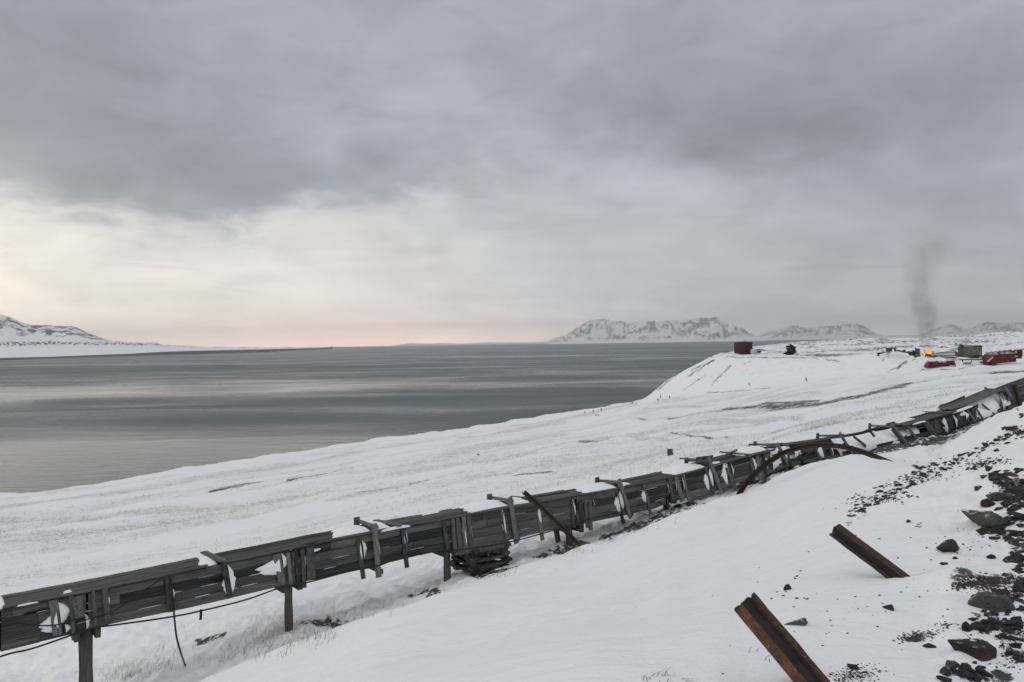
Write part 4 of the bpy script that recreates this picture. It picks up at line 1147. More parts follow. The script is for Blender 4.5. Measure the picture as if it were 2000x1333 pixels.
# many smaller stones along the rubble bands
bands = [
    ([(1655, 1006), (1700, 986), (1760, 957), (1800, 934)], 12, 95, (4, 11), 'stones in the lower rubble band', 'small dark stone in the lower rubble band of the far slope'),
    ([(1715, 958), (1760, 938), (1800, 915), (1835, 905)], 7, 30, (4, 12), 'stones in the lower rubble band', 'small dark stone in the lower rubble band of the far slope'),
    ([(1800, 932), (1850, 910), (1900, 886), (1960, 858), (2000, 845)], 9, 90, (4, 11), 'stones in the upper rubble band', 'small dark stone in the upper rubble band near the crest'),
    ([(1888, 918), (1920, 908), (1962, 898)], 6, 28, (4, 9), 'stones in the short middle band', 'small dark stone in the short middle band above the black rubble'),
    ([(1952, 838), (1975, 840), (2000, 846)], 5, 16, (6, 16), 'stones by the crest', 'dark flat stone near the crest at the right edge'),
    ([(1985, 800), (2000, 812)], 6, 7, (4, 9), 'stones by the crest', 'dark flat stone near the crest at the right edge'),
    ([(1925, 1035), (1998, 1060)], 14, 46, (7, 18), 'stones under the grey slab', 'small black stone scattered below the long grey slab'),
    ([(1945, 925), (2000, 985)], 16, 80, (9, 22), 'black rubble stones', 'black angular stone in the rubble around the pale oval rock'),
    ([(1900, 1215), (1995, 1240)], 20, 60, (6, 17), 'stones between the big rocks', 'small dark stone between the big angular rock and the reddish boulder'),
    ([(1855, 1305), (1925, 1328)], 16, 40, (6, 17), 'stones of the bottom heap', 'small dark stone in the heap at the bottom edge'),
    ([(1960, 1262), (1990, 1285)], 14, 14, (4, 9), 'stones right of the boulder', 'small stone on the snow right of the largest reddish boulder'),
    ([(1905, 1130), (1990, 1140)], 14, 40, (4, 9), 'stones in the reddish gravel', 'small stone in the reddish gravel above the big angular rock'),
    ([(1992, 915), (1978, 1000), (1992, 1080), (1988, 1150), (1962, 1230), (1988, 1290)], 24, 120, (8, 26), 'dark rubble along the right edge', 'dark broken stone in the rubble along the right edge'),
    ([(1545, 1140), (1565, 1112)], 3, 6, (3, 7), 'stones right of the orange beam', 'tiny dark stone on the drift right of the orange beam top'),
    ([(1500, 1170), (1575, 1178)], 8, 6, (4, 9), 'stones right of the orange beam', 'tiny dark stone on the drift right of the orange beam top'),
    ([(1785, 1036), (1800, 1024)], 5, 8, (3, 6), 'stones past the dark beam', 'tiny stone in the sparse patch past the dark rusty beam'),
]
rb = random.Random(31)
pool = {}
for s_ in range(9):
    vs_, fs = rock_mesh(1, 1, 1, 500 + s_, 2 if s_ < 4 else 1)
    for mt in ('rock', 'rock_red', 'rock_brick', 'rock_grey'):
        m = bpy.data.meshes.new('stone'); m.from_pydata([tuple(v) for v in vs_], [], fs); m.materials.append(M[mt]); m.update(); pool[(s_, mt)] = m
cand = []
for pl, wd, cnt, (s0, s1), grp, lab in bands:
    ls = [math.dist(a_, b_) for a_, b_ in zip(pl, pl[1:])]
    for i in range(cnt):
        t_ = rb.uniform(0, sum(ls)); k = 0
        while k < len(ls) - 1 and t_ > ls[k]: t_ -= ls[k]; k += 1
        f = t_ / ls[k]
        px = pl[k][0] + (pl[k + 1][0] - pl[k][0]) * f + rb.gauss(0, wd * .5); py = pl[k][1] + (pl[k + 1][1] - pl[k][1]) * f + rb.gauss(0, wd * .5)
        w = (s0 + (s1 - s0) * rb.random() ** 1.5) * 1.35
        if px >= 2004: w = min(w, 6.5)
        if py < 1333: cand.append((w, px, py, grp, lab))
cand.sort(key=lambda c_: (c_[1] >= 2004, -c_[0]))
gm_ = MB()
ns = 0
for w, px, py, grp, lab in cand:
    g = G(px, py)
    if g is None or g.y > 34: continue
    k_ = g.y / F * w / 2
    mt = rb.choices(('rock', 'rock_red', 'rock_grey', 'rock_brick'), (.66, .22, .09, .03))[0]
    sh_ = rb.randrange(9)
    loc = g + Vector((0, 0, k_ * .10)); scl = (k_ * rb.uniform(.9, 1.25), k_ * rb.uniform(.6, 1.0), k_ * rb.uniform(.35, .6))
    eul = (rb.uniform(-.3, .3), rb.uniform(-.35, .15), rb.uniform(-.6, .6))
    ns += 1
    if ns > 290 or px >= 2004:
        vs_, fs = rock_mesh(1, 1, 1, 500 + sh_, 1)
        ro = Matrix.Rotation(eul[2], 3, 'Z') @ Matrix.Rotation(eul[1], 3, 'Y') @ Matrix.Rotation(eul[0], 3, 'X')
        gm_.add([loc + ro @ Vector((v.x * scl[0], v.y * scl[1], v.z * scl[2])) for v in vs_], fs, rb.random() * .7)
        continue
    o = bpy.data.objects.new('stone', pool[(sh_, mt)]); COL.objects.link(o)
    o.location = loc; o.scale = scl; o.rotation_euler = eul
    tag(o, lab, 'stone', grp)
# gravel: nobody could count it
gv_, gf_ = [], []
gshape = [rock_mesh(1, 1, .7, 900 + k, 1) for k in range(5)]
gpat = [(1795, 1243, 30, 9, 190), (1668, 1318, 44, 14, 260), (1888, 1142, 24, 8, 200), (1950, 1140, 50, 14, 520), (1975, 1243, 30, 22, 260), (1985, 1160, 20, 10, 120), (1940, 1224, 34, 10, 120), (1850, 1222, 30, 8, 40), (1970, 955, 28, 14, 160), (1990, 842, 16, 5, 60), (1720, 975, 60, 12, 160), (1800, 935, 50, 10, 120), (1960, 1300, 28, 18, 60), (1700, 1150, 200, 90, 50), (1600, 1215, 60, 30, 14), (1890, 1060, 60, 40, 30), (1860, 905, 60, 14, 110), (1925, 905, 36, 8, 90)]
# the rubble goes on up the bank beyond the frame
gpat += [(2090, 1000, 70, 60, 260), (2120, 1180, 90, 60, 320), (2080, 860, 50, 20, 120), (2230, 1080, 80, 90, 240)]
for (cx, cy, rx, ry, n) in gpat:
    for i in range(int(n * 1.5)):
        px = rb.gauss(cx, rx * .6); py = rb.gauss(cy, ry * .55) - .1 * (px - cx)
        if py > 1345: continue
        g = G(px, py)
        if g is None or g.y > 34: continue
        s_ = g.y / F * (.7 + (2.9 if px < 2015 else 8) * rb.random() ** (2 if px < 2015 else 3))
        vs_, fs = gshape[rb.randrange(5)]
        ro = Matrix.Rotation(rb.uniform(0, 6), 3, 'Z') @ Matrix.Rotation(rb.uniform(-.5, .5), 3, 'X')
        gm_.add([g + ro @ (v * s_) for v in vs_], fs, rb.random())
tgr = NT('gravel_stones')
gcol = tgr.ramp(tgr.attr('tint'), (.0, (.02, .02, .022)), (.6, (.05, .042, .04)), (.85, (.10, .055, .045)), (1.0, (.16, .10, .085)))
tgr.bsdf(gcol, .85)
gm_.build('gravel', tgr.m, None, 'dark and reddish gravel blown clear of snow on the near bank', 'gravel', kind='stuff', origin=(0, 0, 0))

# ------------------------------------------------------------------ dry grass
rg = np.random.default_rng(3)
bl_v, bl_f = [], []


def blade(p, h, lean, w):
    b = len(bl_v)
    ang = rg.uniform(0, 2 * math.pi); sx, sy = math.cos(ang) * w, math.sin(ang) * w
    lx, ly = lean
    bl_v.extend([(p[0] - sx, p[1] - sy, p[2] - .03), (p[0] + sx, p[1] + sy, p[2] - .03),
                 (p[0] + lx * .35 + sx * .8, p[1] + ly * .35 + sy * .8, p[2] + h * .6), (p[0] + lx * .35 - sx * .8, p[1] + ly * .35 - sy * .8, p[2] + h * .6),
                 (p[0] + lx, p[1] + ly, p[2] + h)])
    bl_f.extend([(b, b + 1, b + 2, b + 3), (b + 3, b + 2, b + 4)])


gi = np.argwhere((grass > .25) & (T2 > 6.9) & (T2 < 9.6) & (Yg < 120) & (PX > -60) & (PX < 2040))
wgt = (grass[gi[:, 0], gi[:, 1]] ** 1.2) * Yg[gi[:, 0], gi[:, 1]] ** .3
ch = gi[rg.choice(len(gi), 5200, p=wgt / wgt.sum())]
for (i, j) in ch:
    x, y, z = Xg[i, j], Yg[i, j], Zg[i, j]
    for k in range(rg.integers(3, 7)):
        xx = x + rg.normal(0, .18); yy = y + rg.normal(0, .35)
        blade((xx, yy, z - .02 + (yy - y) * -.12), rg.uniform(.05, .16) * (1 + y / 130), (rg.normal(-.05, .05), rg.normal(0, .05)), .0028 + y * .00004)
tuft = [(270, 1308, 70, 20, 330), (540, 1238, 70, 24, 420), (500, 1272, 55, 16, 170), (440, 1285, 40, 10, 60), (700, 1190, 80, 18, 120), (840, 1155, 30, 10, 70), (610, 1250, 40, 14, 90), (330, 1265, 60, 20, 80), (230, 1325, 40, 10, 120), (560, 1200, 60, 25, 80), (1105, 1078, 26, 10, 120), (1230, 1035, 60, 12, 160), (1290, 1325, 16, 8, 26), (1500, 1275, 6, 6, 12), (960, 1126, 40, 6, 60)]
for (cx, cy, rx, ry, n) in tuft:
    for i in range(int(n * .42)):
        px = rg.normal(cx, rx * .8); py = rg.normal(cy, ry * .6) - .15 * (px - cx)
        g = G(px, min(py, 1350))
        if g is None or g.y > 40: continue
        if g.y < 10 and not (1270 < cx < 1520): continue
        for k in range(rg.integers(1, 4)):
            blade((g.x + rg.normal(0, .05), g.y + rg.normal(0, .05), g.z), rg.uniform(.03, .17) * (1 if g.y > 10 else .22), (rg.normal(.05, .07), rg.normal(0, .05)), .0028)
gm = bpy.data.meshes.new('grass'); gm.from_pydata([tuple(map(float, v)) for v in bl_v], [], bl_f); gm.materials.append(M['grass']); gm.attributes.new('tint', 'FLOAT', 'POINT').data.foreach_set('value', rg.uniform(0, 1, len(bl_v)).astype(np.float32)); gm.update()
go = bpy.data.objects.new('grass', gm); COL.objects.link(go)
tag(go, 'dry straw coloured grass poking through the snow', 'grass', kind='stuff')

# ------------------------------------------------------------------ things on the far headland
def spot(px, py, fallback=250):
    g = G(px, py, 45)
    if g is None: g = P(px, py, fallback)
    return g


def px2m(g): return g.y / F


def cyl(c, r, h, n=28, r2=None, rings=5, jit=0):
    m = MB(); r2 = r if r2 is None else r2
    return m.tube([c + Vector((0, 0, h * k / rings)) for k in range(rings + 1)], [r + (r2 - r) * k / rings for k in range(rings + 1)], n, .5, jit=jit)


g = spot(1452, 691.5); k = px2m(g)
tk = empty('oil_tank', g, 'big dark red round tank on the headland above the sea', 'tank')
rt = 17.3 * k; ht = 22.5 * k
cyl(g - Vector((0, 0, .8)), rt, ht + .8, 40).build('tank_shell', M['tank'], tk)
m = MB()
for zz in (.33, .66, .985): m.tube([g + Vector((math.cos(a2) * (rt + .03), math.sin(a2) * (rt + .03), ht * zz)) for a2 in np.linspace(0, 2 * math.pi, 41)], .06, 6)
m.build('seam_ring', M['tank'], tk)
m = MB(); ring = []
m.tube([g + Vector((0, 0, ht)), g + Vector((0, 0, ht + .04)), g + Vector((0, 0, ht + .14)), g + Vector((0, 0, ht + .2))], [rt * 1.0, rt * .98, rt * .35, .2], 40)
m.build('roof', M['tank'], tk)
m = cyl(g + Vector((.2, -.4, ht + .05)), .5, .45, 14); m.beam(g + Vector((-.6, -.5, ht + .2)), g + Vector((1.1, -.5, ht + .3)), .15, .15)
m.build('hatch', M['cream'], tk)
g = spot(1463, 691); g = g + Vector((0, -3.2, 0)); g.z = GZ(g.x, g.y); k = px2m(g)
wt = empty('drum', g, 'small cream drum lying on its side against the dark red tank', 'drum')
c = g + Vector((0, 0, 6 * k))
MB().tube([c + Vector((-.6, -1.5, 0)), c + Vector((-.55, -1.55, 0)), c + Vector((.9, 1.4, 0)), c + Vector((.95, 1.5, 0))], [4.8 * k, 6 * k, 6 * k, 4.8 * k], 22).build('drum_shell', M['cream'], wt)
m = MB(); m.tube([c + Vector((-.62, -1.6, 0)), c + Vector((-.6, -1.5, 0))], 6.25 * k, 22); m.build('rim', M['tank'], wt)
m = MB(); m.beam(c + Vector((-1.1, -.9, -6 * k)), c + Vector((1.0, -.9, -6 * k)), .3, .4); m.beam(c + Vector((-.2, .9, -6 * k)), c + Vector((1.9, .9, -6 * k)), .3, .4); m.build('cradle', M['soot'], wt)
g2 = spot(1476, 689); g2.y -= 1.5; g2.z = GZ(g2.x, g2.y); k = px2m(g2)
m = MB(); m.beam(g2 + Vector((-1.1, 0, .4)), g2 + Vector((1.3, .4, .55)), .9, .5, jit=.08); m.beam(g2 + Vector((-.7, -.2, 1.0)), g2 + Vector((.4, .1, 1.1)), .8, .35, jit=.08); m.beam(g2 + Vector((-.9, 0, 1.2)), g2 + Vector((.9, .1, .2)), .2, .2)
m.build('scrap_crate', M['soot'], None, 'broken black crate lying right of the cream drum', 'crate')
# dark tangled wreck
g = spot(1543, 693); k = px2m(g)
m = MB(); rr = random.Random(4)
for i in range(46):
    t_ = rr.random(); x = rr.uniform(-8, 9) * k * (1 - .35 * t_) + 1.5 * k; z = t_ * 20 * k
    a_ = g + Vector((x, rr.uniform(-.8, .8), z * .85)); b_ = a_ + Vector((rr.uniform(-1, 1) * .75, rr.uniform(-.7, .7), rr.uniform(-.4, .75)))
    m.beam(a_, b_, rr.uniform(.22, .75), rr.uniform(.2, .6), jit=.08)
m.beam(g + Vector((5 * k, 0, -.3)), g + Vector((5.5 * k, 0, 15 * k)), 6 * k, 1.0, (1, 0, 0), .15); m.beam(g + Vector((-8 * k, 0, .2)), g + Vector((4 * k, 0, 1.0)), .9, .9, jit=.15)
m.beam(g + Vector((3 * k, 0, 12 * k)), g + Vector((2 * k, 0, 20 * k)), 4 * k, .6, (1, 0, 0), .12); m.beam(g + Vector((1 * k, 0, 14 * k)), g + Vector((-7 * k, .2, 17 * k)), .5, .5, jit=.1); m.beam(g + Vector((1 * k, 0, 10 * k)), g + Vector((-7 * k, .2, 12.5 * k)), .45, .5, jit=.1)
m.build('scrap_heap', M['soot'], None, 'black jagged scrap heap dusted with snow standing right of the red tank', 'scrap heap')


def pbox(m, x0, y0, x1, y1, Y, d, tint=None, jit=0.0, skew=0.0):
    """box that fills a photo rectangle at distance Y, with real depth d"""
    A = [P(x0, y1, Y), P(x1, y1 + skew, Y), P(x1, y1 + skew, Y) + Vector((0, d, 0)), P(x0, y1, Y) + Vector((0, d, 0)), P(x0, y0, Y), P(x1, y0 + skew, Y), P(x1, y0 + skew, Y) + Vector((0, d, 0)), P(x0, y0, Y) + Vector((0, d, 0))]
    if jit: A = [v + Vector((rr.uniform(-jit, jit), 0, rr.uniform(-jit, jit))) for v in A]
    return m.hexa(A, tint)


# ruined shack of grey boards
g = spot(1792, 697); Yr_ = g.y
ru = empty('ruined_shack', spot(1755, 697), 'ruined shack of dark grey boards half buried in snow left of the fire', 'ruin')
m = MB(); pbox(m, 1788.5, 681, 1796.5, 697, Yr_, .35, jit=.1); pbox(m, 1788, 680, 1790, 696, Yr_ - .3, .3, jit=.05); pbox(m, 1786, 694, 1797, 699, Yr_ - .4, .5, jit=.2); m.build('end_wall', M['olive'], ru)
m = MB(); pbox(m, 1731, 680.5, 1742, 688, Yr_ + 2, .4, jit=.1, skew=-.6); pbox(m, 1741, 679.2, 1750, 681.6, Yr_ + 2, .4, jit=.1); pbox(m, 1747, 680, 1750, 686, Yr_ + 2, .4, jit=.1); m.build('wall_corner', M['olive'], ru)
m = MB(); pbox(m, 1714.5, 689.5, 1727, 692.3, Yr_, .5, jit=.1, skew=-1); pbox(m, 1715, 691, 1718, 696, Yr_, .4, jit=.1); pbox(m, 1724, 687, 1733, 689.5, Yr_ + .5, .4, jit=.15); m.build('low_wall', M['olive'], ru)
m = MB()
for (x0, y0, x1, y1, w) in [(1749, 684, 1766, 687.5, .35), (1758, 686.5, 1780, 690, .4), (1764, 686, 1768, 685, .6), (1774, 689, 1790, 691, .9), (1776, 692, 1789, 692.5, .8), (1783, 685.5, 1787, 690, .5), (1785, 699, 1791, 694, .4), (1768, 688, 1788, 687, .2), (1781, 706, 1796, 700, .5)]:
    m.beam(P(x0, y0, Yr_), P(x1, y1, Yr_ + .8), .35, w, (0, 1, 0), .06)
m.build('fallen_board', M['olive'], ru)

# the fire
gf = spot(1812, 690.5); kf = px2m(gf)
te = NT('flame')
nz = te.n('SeparateXYZ', i={0: te.n('TexCoord').outputs['Generated']}).outputs[2]
fc = te.ramp(nz, (.0, (1.0, .50, .07)), (.35, (1.0, .20, .02)), (1.0, (.8, .07, .015)))
te.t.links.new(te.n('Emission', i={0: fc, 1: 3.2}).outputs[0], te.out.inputs['Surface'])
fire = empty('fire', gf, 'open orange fire burning between the ruined shack and the red troughs', 'fire')
for (ox, hh, r_, dy) in [(0, 13.5, 3.0, 0), (2.2, 10.5, 2.4, -.4), (-3.2, 6, 1.8, .3), (-6.5, 4.4, 1.5, .2), (4.2, 5.2, 1.5, .2), (-1.4, 7, 1.8, -.5), (1.0, 5.0, 3.0, -.8)]:
    b = gf + Vector((ox * kf, dy, -.2)); n = 9
    pth = [b + Vector((math.sin(q_ * 5 + ox) * .22 * q_ * 1.6, 0, hh * kf * q_)) for q_ in np.linspace(0, 1, n)]
    MB().tube(pth, [max(.02, r_ * kf * (math.sin(math.pi * (.25 + .75 * q_)) ** 1.1) * (1 - q_ * .3)) for q_ in np.linspace(0, 1, n)], 10, jit=.08).build('flame', te.m, fire)
m = MB()
for i in range(14):
    a_ = gf + Vector((rr.uniform(-1.2, 1.2), rr.uniform(-.6, .6), rr.uniform(-.1, .25))); m.beam(a_, a_ + Vector((rr.uniform(-1, 1), rr.uniform(-.5, .5), rr.uniform(-.1, .3))), .14, .14, jit=.02)
m.build('charred_wood', M['soot'], fire)

# the smoke: a real volume with wisps
hs = 262 * kf; ws = 130 * kf
sv = MB(); lo = gf + Vector((-ws * .5 + 8 * kf, -6, .3)); dp_ = 12.0
sv.hexa([(lo.x, lo.y, lo.z), (lo.x + ws, lo.y, lo.z), (lo.x + ws, lo.y + dp_, lo.z), (lo.x, lo.y + dp_, lo.z), (lo.x, lo.y, lo.z + hs), (lo.x + ws, lo.y, lo.z + hs), (lo.x + ws, lo.y + dp_, lo.z + hs), (lo.x, lo.y + dp_, lo.z + hs)])
ts = NT('smoke')
ps_ = ts.pos()
rel = ts.n('VectorMath', operation='SUBTRACT', i={0: ps_, 1: tuple(gf)}).outputs[0]
wob = ts.n('TexNoise', i={'Scale': .12, 'Detail': 3.0, 'Roughness': .6}); ts.set(wob.inputs['Vector'], rel)
wv = ts.n('VectorMath', operation='MULTIPLY_ADD', i={0: wob.outputs['Color'], 1: (7.0, 5.0, 4.0), 2: (-3.5, -2.5, -2.0)}).outputs[0]
sx = ts.n('SeparateXYZ', i={0: rel}); wx = ts.n('SeparateXYZ', i={0: wv})
zrel = ts.ma('DIVIDE', sx.outputs[2], hs, clamp=True)
fl = ts.n('FloatCurve')
cv = fl.mapping.curves[0]


def curve(node, pts):
    c_ = node.mapping.curves[0]
    c_.points[0].location = pts[0]; c_.points[1].location = pts[-1]
    for p_ in pts[1:-1]: c_.points.new(*p_)
    node.mapping.update()


# centre line (metres / 20 + .5), radius (/12), thickness by height
curve(fl, [(0, .5), (.06, .49), (.12, .47), (.2, .50), (.3, .47), (.38, .43), (.5, .40), (.62, .42), (.72, .49), (.82, .55), (1, .62)])
ts.set(fl.inputs['Value'], zrel)
cx_ = ts.ma('MULTIPLY', ts.ma('SUBTRACT', fl.outputs[0], .5), 24.0 * kf / .16)
fr_ = ts.n('FloatCurve'); curve(fr_, [(0, .15), (.08, .20), (.18, .26), (.35, .40), (.55, .42), (.75, .72), (1, .9)]); ts.set(fr_.inputs['Value'], zrel)
rad = ts.ma('MULTIPLY', fr_.outputs[0], 13.0)
fd_ = ts.n('FloatCurve'); curve(fd_, [(0, 1.9), (.05, 1.7), (.14, 1.15), (.3, .70), (.42, .46), (.55, .36), (.66, .24), (.76, .22), (.86, .12), (1, 0)]); ts.set(fd_.inputs['Value'], zrel)
grow = ts.ma('ADD', .12, zrel)
ddx = ts.ma('DIVIDE', ts.ma('SUBTRACT', ts.ma('ADD', sx.outputs[0], ts.ma('MULTIPLY', wx.outputs[0], ts.ma('MULTIPLY', grow, 2.0, clamp=True))), cx_), rad)
ddy = ts.ma('DIVIDE', ts.ma('ADD', sx.outputs[1], ts.ma('MULTIPLY', wx.outputs[1], grow)), rad)
dd = ts.ma('SQRT', ts.ma('ADD', ts.ma('MULTIPLY', ddx, ddx), ts.ma('MULTIPLY', ddy, ddy)))
fall = ts.ma('SUBTRACT', 1.0, ts.sm(dd, .1, 1.05))
wis = ts.sm(ts.noise(ts.mapv(rel, (1, 1, .7)), .36, 5, .60, .6), .30, .62)
den = ts.ma('MULTIPLY', ts.ma('MULTIPLY', ts.ma('MULTIPLY', fall, wis), fd_.outputs[0]), .22)
vp = ts.n('VolumePrincipled', i={'Color': (.64, .58, .54), 'Density': den, 'Anisotropy': .2})
ts.t.links.new(vp.outputs[0], ts.out.inputs['Volume'])
sv.build('smoke', ts.m, None, 'thin brownish grey smoke column rising from the fire', 'smoke', kind='stuff')

# red troughs, hulls and shed
def hull(name, x0, x1, yt, yb, Y, L, lab, cat, rise=0.0, ribs=5, mats=('red', 'red_dark')):
    """overturned ribbed metal body: domed shell, keel rails, ribs and end plates"""
    a0 = P(x0, yb, Y); a1 = P(x1, yb + rise, Y)
    ax = (a1 - a0); ln = ax.length; ax.normalize(); up = Vector((0, 0, 1)); hgt = abs(P(x0, yt, Y).z - a0.z)
    rt_ = empty(name, a0.lerp(a1, .5), lab, cat)
    dep = Vector((0, 1, 0)) * L
    pts = []
    n = 11
    for i, t_ in enumerate([0, .03, .10, .2, .35, .5, .65, .8, .92, 1]):
        sc_ = {0: .35, .03: .62, .10: .9}.get(t_, 1.0)
        row = []
        for j in range(n):
            q_ = j / (n - 1); an = math.pi * q_
            y = (-math.cos(an) * .5 + .5); z = math.sin(an) ** .55
            row.append(a0 + ax * (ln * t_) + dep * (.5 + (y - .5) * (.75 + .25 * sc_)) + up * (z * hgt * sc_ - .12))
        pts.append(row)
    m_ = MB().grid(pts, .5, False); m_.add(pts[0], [tuple(range(n))]); m_.add(pts[-1], [tuple(range(n))[::-1]])
    m_.build('shell', M[mats[0]], rt_)
    for zz, o_ in ((.33, -.10), (.68, .02)):
        MB().beam(a0 + ax * (ln * .06) + up * (hgt * zz) + Vector((0, o_ - .05, 0)), a1 + up * (hgt * zz) + Vector((0, o_ - .05, 0)), .16, .14, (0, 0, 1), .01).build('rail', M[mats[1]], rt_)
    for i in range(ribs):
        t_ = .12 + .84 * i / (ribs - 1)
        c_ = a0 + ax * (ln * t_)
        MB().tube([c_ + dep * (-.02 + .5 * (1 - math.cos(an)) * 1.04) + up * (math.sin(an) ** .55 * hgt * 1.03 - .1) for an in np.linspace(0, math.pi * .7, 9)], .07, 6).build('rib', M[mats[1]], rt_)
    return rt_, a0, a1, ax, hgt, dep


g = spot(1840, 717); Y1 = g.y
h1 = hull('ore_skip', 1813, 1853, 705.2, 716.8, Y1, 2.6, 'dark red ribbed metal skip lying lowest in the snow below the fire', 'metal skip')
m = MB(); pbox(m, 1855, 705, 1864.5, 714, Y1 + .3, .25, jit=.05); pbox(m, 1850, 704.6, 1865, 706, Y1, .5); pbox(m, 1850, 706, 1855, 715.5, Y1 - .1, .3, skew=.4)
m.hexa([P(1857, 707, Y1), P(1867, 715, Y1), P(1867, 715, Y1 + 1.5), P(1857, 707, Y1 + 1.5), P(1864, 705, Y1), P(1867.5, 714, Y1), P(1867.5, 714, Y1 + 1.5), P(1864, 705, Y1 + 1.5)])
m.build('tail_plate', M['red'], h1[0])
g = spot(1845, 700.5); Y2 = g.y
fl_ = empty('steel_trough', g, 'open red steel trough frame lying tilted right beside the fire', 'steel trough')
for (x0, y0, x1, y1, w, mt) in [(1814, 696, 1869, 699.5, .32, 'red_dark'), (1820, 690.5, 1868, 689.2, .26, 'red_dark'), (1822, 690.8, 1866, 685.2, .18, 'greywood'), (1824, 693.5, 1868, 694.2, .20, 'red')]:
    m = MB().beam(P(x0, y0, Y2), P(x1, y1, Y2 + (.0 if y0 > 693 else 1.6)), w, .3, (0, 0, 1), .02); m.build('side_rail', M[mt], fl_)
m = MB(); pbox(m, 1812.5, 691.5, 1818, 697, Y2, 1.8, jit=.1); m.build('nose_plate', M['red_dark'], fl_)
m = MB(); m.hexa([P(1866, 694, Y2), P(1873, 699.8, Y2), P(1873, 699.8, Y2 + 1.8), P(1866, 694, Y2 + 1.8), P(1864, 685, Y2 + .1), P(1870, 688, Y2 + .1), P(1870, 688, Y2 + 1.8), P(1864, 685, Y2 + 1.8)]); m.build('tail_plate', M['red'], fl_)
m = MB(); pbox(m, 1820, 692, 1866, 698, Y2 + .3, 1.3, jit=.05); m.build('snow_fill', M['snow'], fl_)
# shed
g = spot(1901, 700.5); Y3 = g.y
sh = empty('shed', g, 'small grey board shed with flat overhanging roof between the red scrap', 'shed')
n = 15
m = MB()
for i in range(n):
    x0 = 1881.5 + 36 * i / n; x1 = 1881.5 + 36 * (i + 1) / n - .25
    pbox(m, x0, 676.6 + .1 * math.sin(i), x1, 700.8, Y3 + rr.uniform(-.03, .03), .12, skew=.0)
m.build('front_wall', M['greywood'], sh)
m = MB(); 
A0 = P(1917.5, 700.5, Y3); A1 = P(1917.5, 677, Y3); B0 = A0 + Vector((.55, 3.6, 0)); B1 = A1 + Vector((.55, 3.6, .0))
m.hexa([A0, A0 + Vector((.12, 0, 0)), B0 + Vector((.12, 0, 0)), B0, A1, A1 + Vector((.12, 0, 0)), B1 + Vector((.12, 0, 0)), B1])
C0 = P(1881.5, 700.5, Y3); C1 = P(1881.5, 677, Y3); D0 = C0 + Vector((.3, 3.6, 0)); D1 = C1 + Vector((.3, 3.6, 0))
m.hexa([C0, C0 + Vector((.12, 0, 0)), D0 + Vector((.12, 0, 0)), D0, C1, C1 + Vector((.12, 0, 0)), D1 + Vector((.12, 0, 0)), D1]); m.build('side_wall', M['olive'], sh)
m = MB()
ra, rb_ = P(1879.5, 675.4, Y3 - .5), P(1921, 677.2, Y3 - .5)
rm = P(1903, 674.2, Y3 + 1.5)
m.hexa([ra, rb_, rb_ + Vector((0, 4.6, .05)), ra + Vector((0, 4.6, .05)), ra + Vector((0, 0, .2)), rb_ + Vector((0, 0, .2)), rb_ + Vector((0, 4.6, .28)), ra + Vector((0, 4.6, .28))])
m.beam(P(1896, 675.6, Y3 - .55), P(1916, 675.4, Y3 + .3), .28, .2, jit=.03); m.beam(P(1874, 674.8, Y3), P(1882, 676, Y3), .1, .6, jit=.02)
m.build('roof', M['olive'], sh)
m = MB()
for (x0, x1, y) in [(1896, 1912, 697.5), (1903, 1921, 695), (1884, 1897, 699.5), (1908, 1922, 700.5)]:
    m.beam(P(x0, y, Y3 - 1.2), P(x1, y + .4, Y3 - 1.0), .3, .5, (0, 0, 1), .03)
m.build('plank_pile', M['soot'], None, 'dark snowy planks piled along the foot of the grey shed', 'planks')
# low red wagon bed
g = spot(1900, 713.5); Y4 = g.y
wg = empty('flat_trailer', g, 'low red flat trailer loaded with snow in front of the grey shed', 'trailer')
m = MB(); pbox(m, 1880, 701.6, 1931, 704.2, Y4, 2.2, skew=-.6); m.build('load_bed', M['greywood'], wg)
m = MB(); pbox(m, 1882, 708.5, 1897, 711, Y4 - .3, .17); pbox(m, 1915, 706.8, 1930, 709.6, Y4 - .3, .17, skew=-.4); m.build('side_board', M['red'], wg)
m = MB(); pbox(m, 1881.5, 704.4, 1930, 713, Y4 - .12, 1.9, skew=-.5); m.build('snow_load', M['snow'], wg)
for xx in (1880, 1897, 1929):
    m = MB(); pbox(m, xx, 702.5, xx + 1.1, 708, Y4 - .2, .25, jit=.03); m.build('stake', M['soot'], wg)
# big hull at the frame edge
g = spot(1950, 713); Y5 = g.y
h2 = hull('boat_hull', 1931, 1985, 689, 711.8, Y5, 4.4, 'largest bright red upturned hull tilting up at the right edge', 'hull', rise=-5.5, ribs=6)
m = MB(); pbox(m, 1943, 690.6, 1975, 693.4, Y5 + 1.4, .5, skew=-4.2); pbox(m, 1952, 687.6, 1982, 690, Y5 + 2.2, .5, skew=-2.8); m.build('keel_plate', M['red_dark'], h2[0])
m = MB(); m.tube([P(1934, 702, Y5 - .5), P(1943, 709.5, Y5 - .7), P(1945, 711, Y5 - .7)], [1.0, .75, .5], 12); m.build('bow_fender', M['red_dark'], h2[0])
m = MB(); pbox(m, 1990, 683, 1997.5, 698.5, Y5 + .6, 2.0, jit=.1, skew=-.4); m.build('engine_box', M['red_dark'], h2[0])
m = MB(); pbox(m, 1985, 685, 1991, 700.5, Y5 + 1.0, 1.4, jit=.1); pbox(m, 1986, 697.5, 1996, 700.5, Y5, .6, jit=.1); m.build('engine_gap', M['soot'], h2[0])
m = MB(); pbox(m, 1984, 684.6, 1986.4, 691, Y5 + .7, .3); pbox(m, 1982, 695, 1988, 697, Y5 - .2, .3); m.build('trim', M['cream'], h2[0])

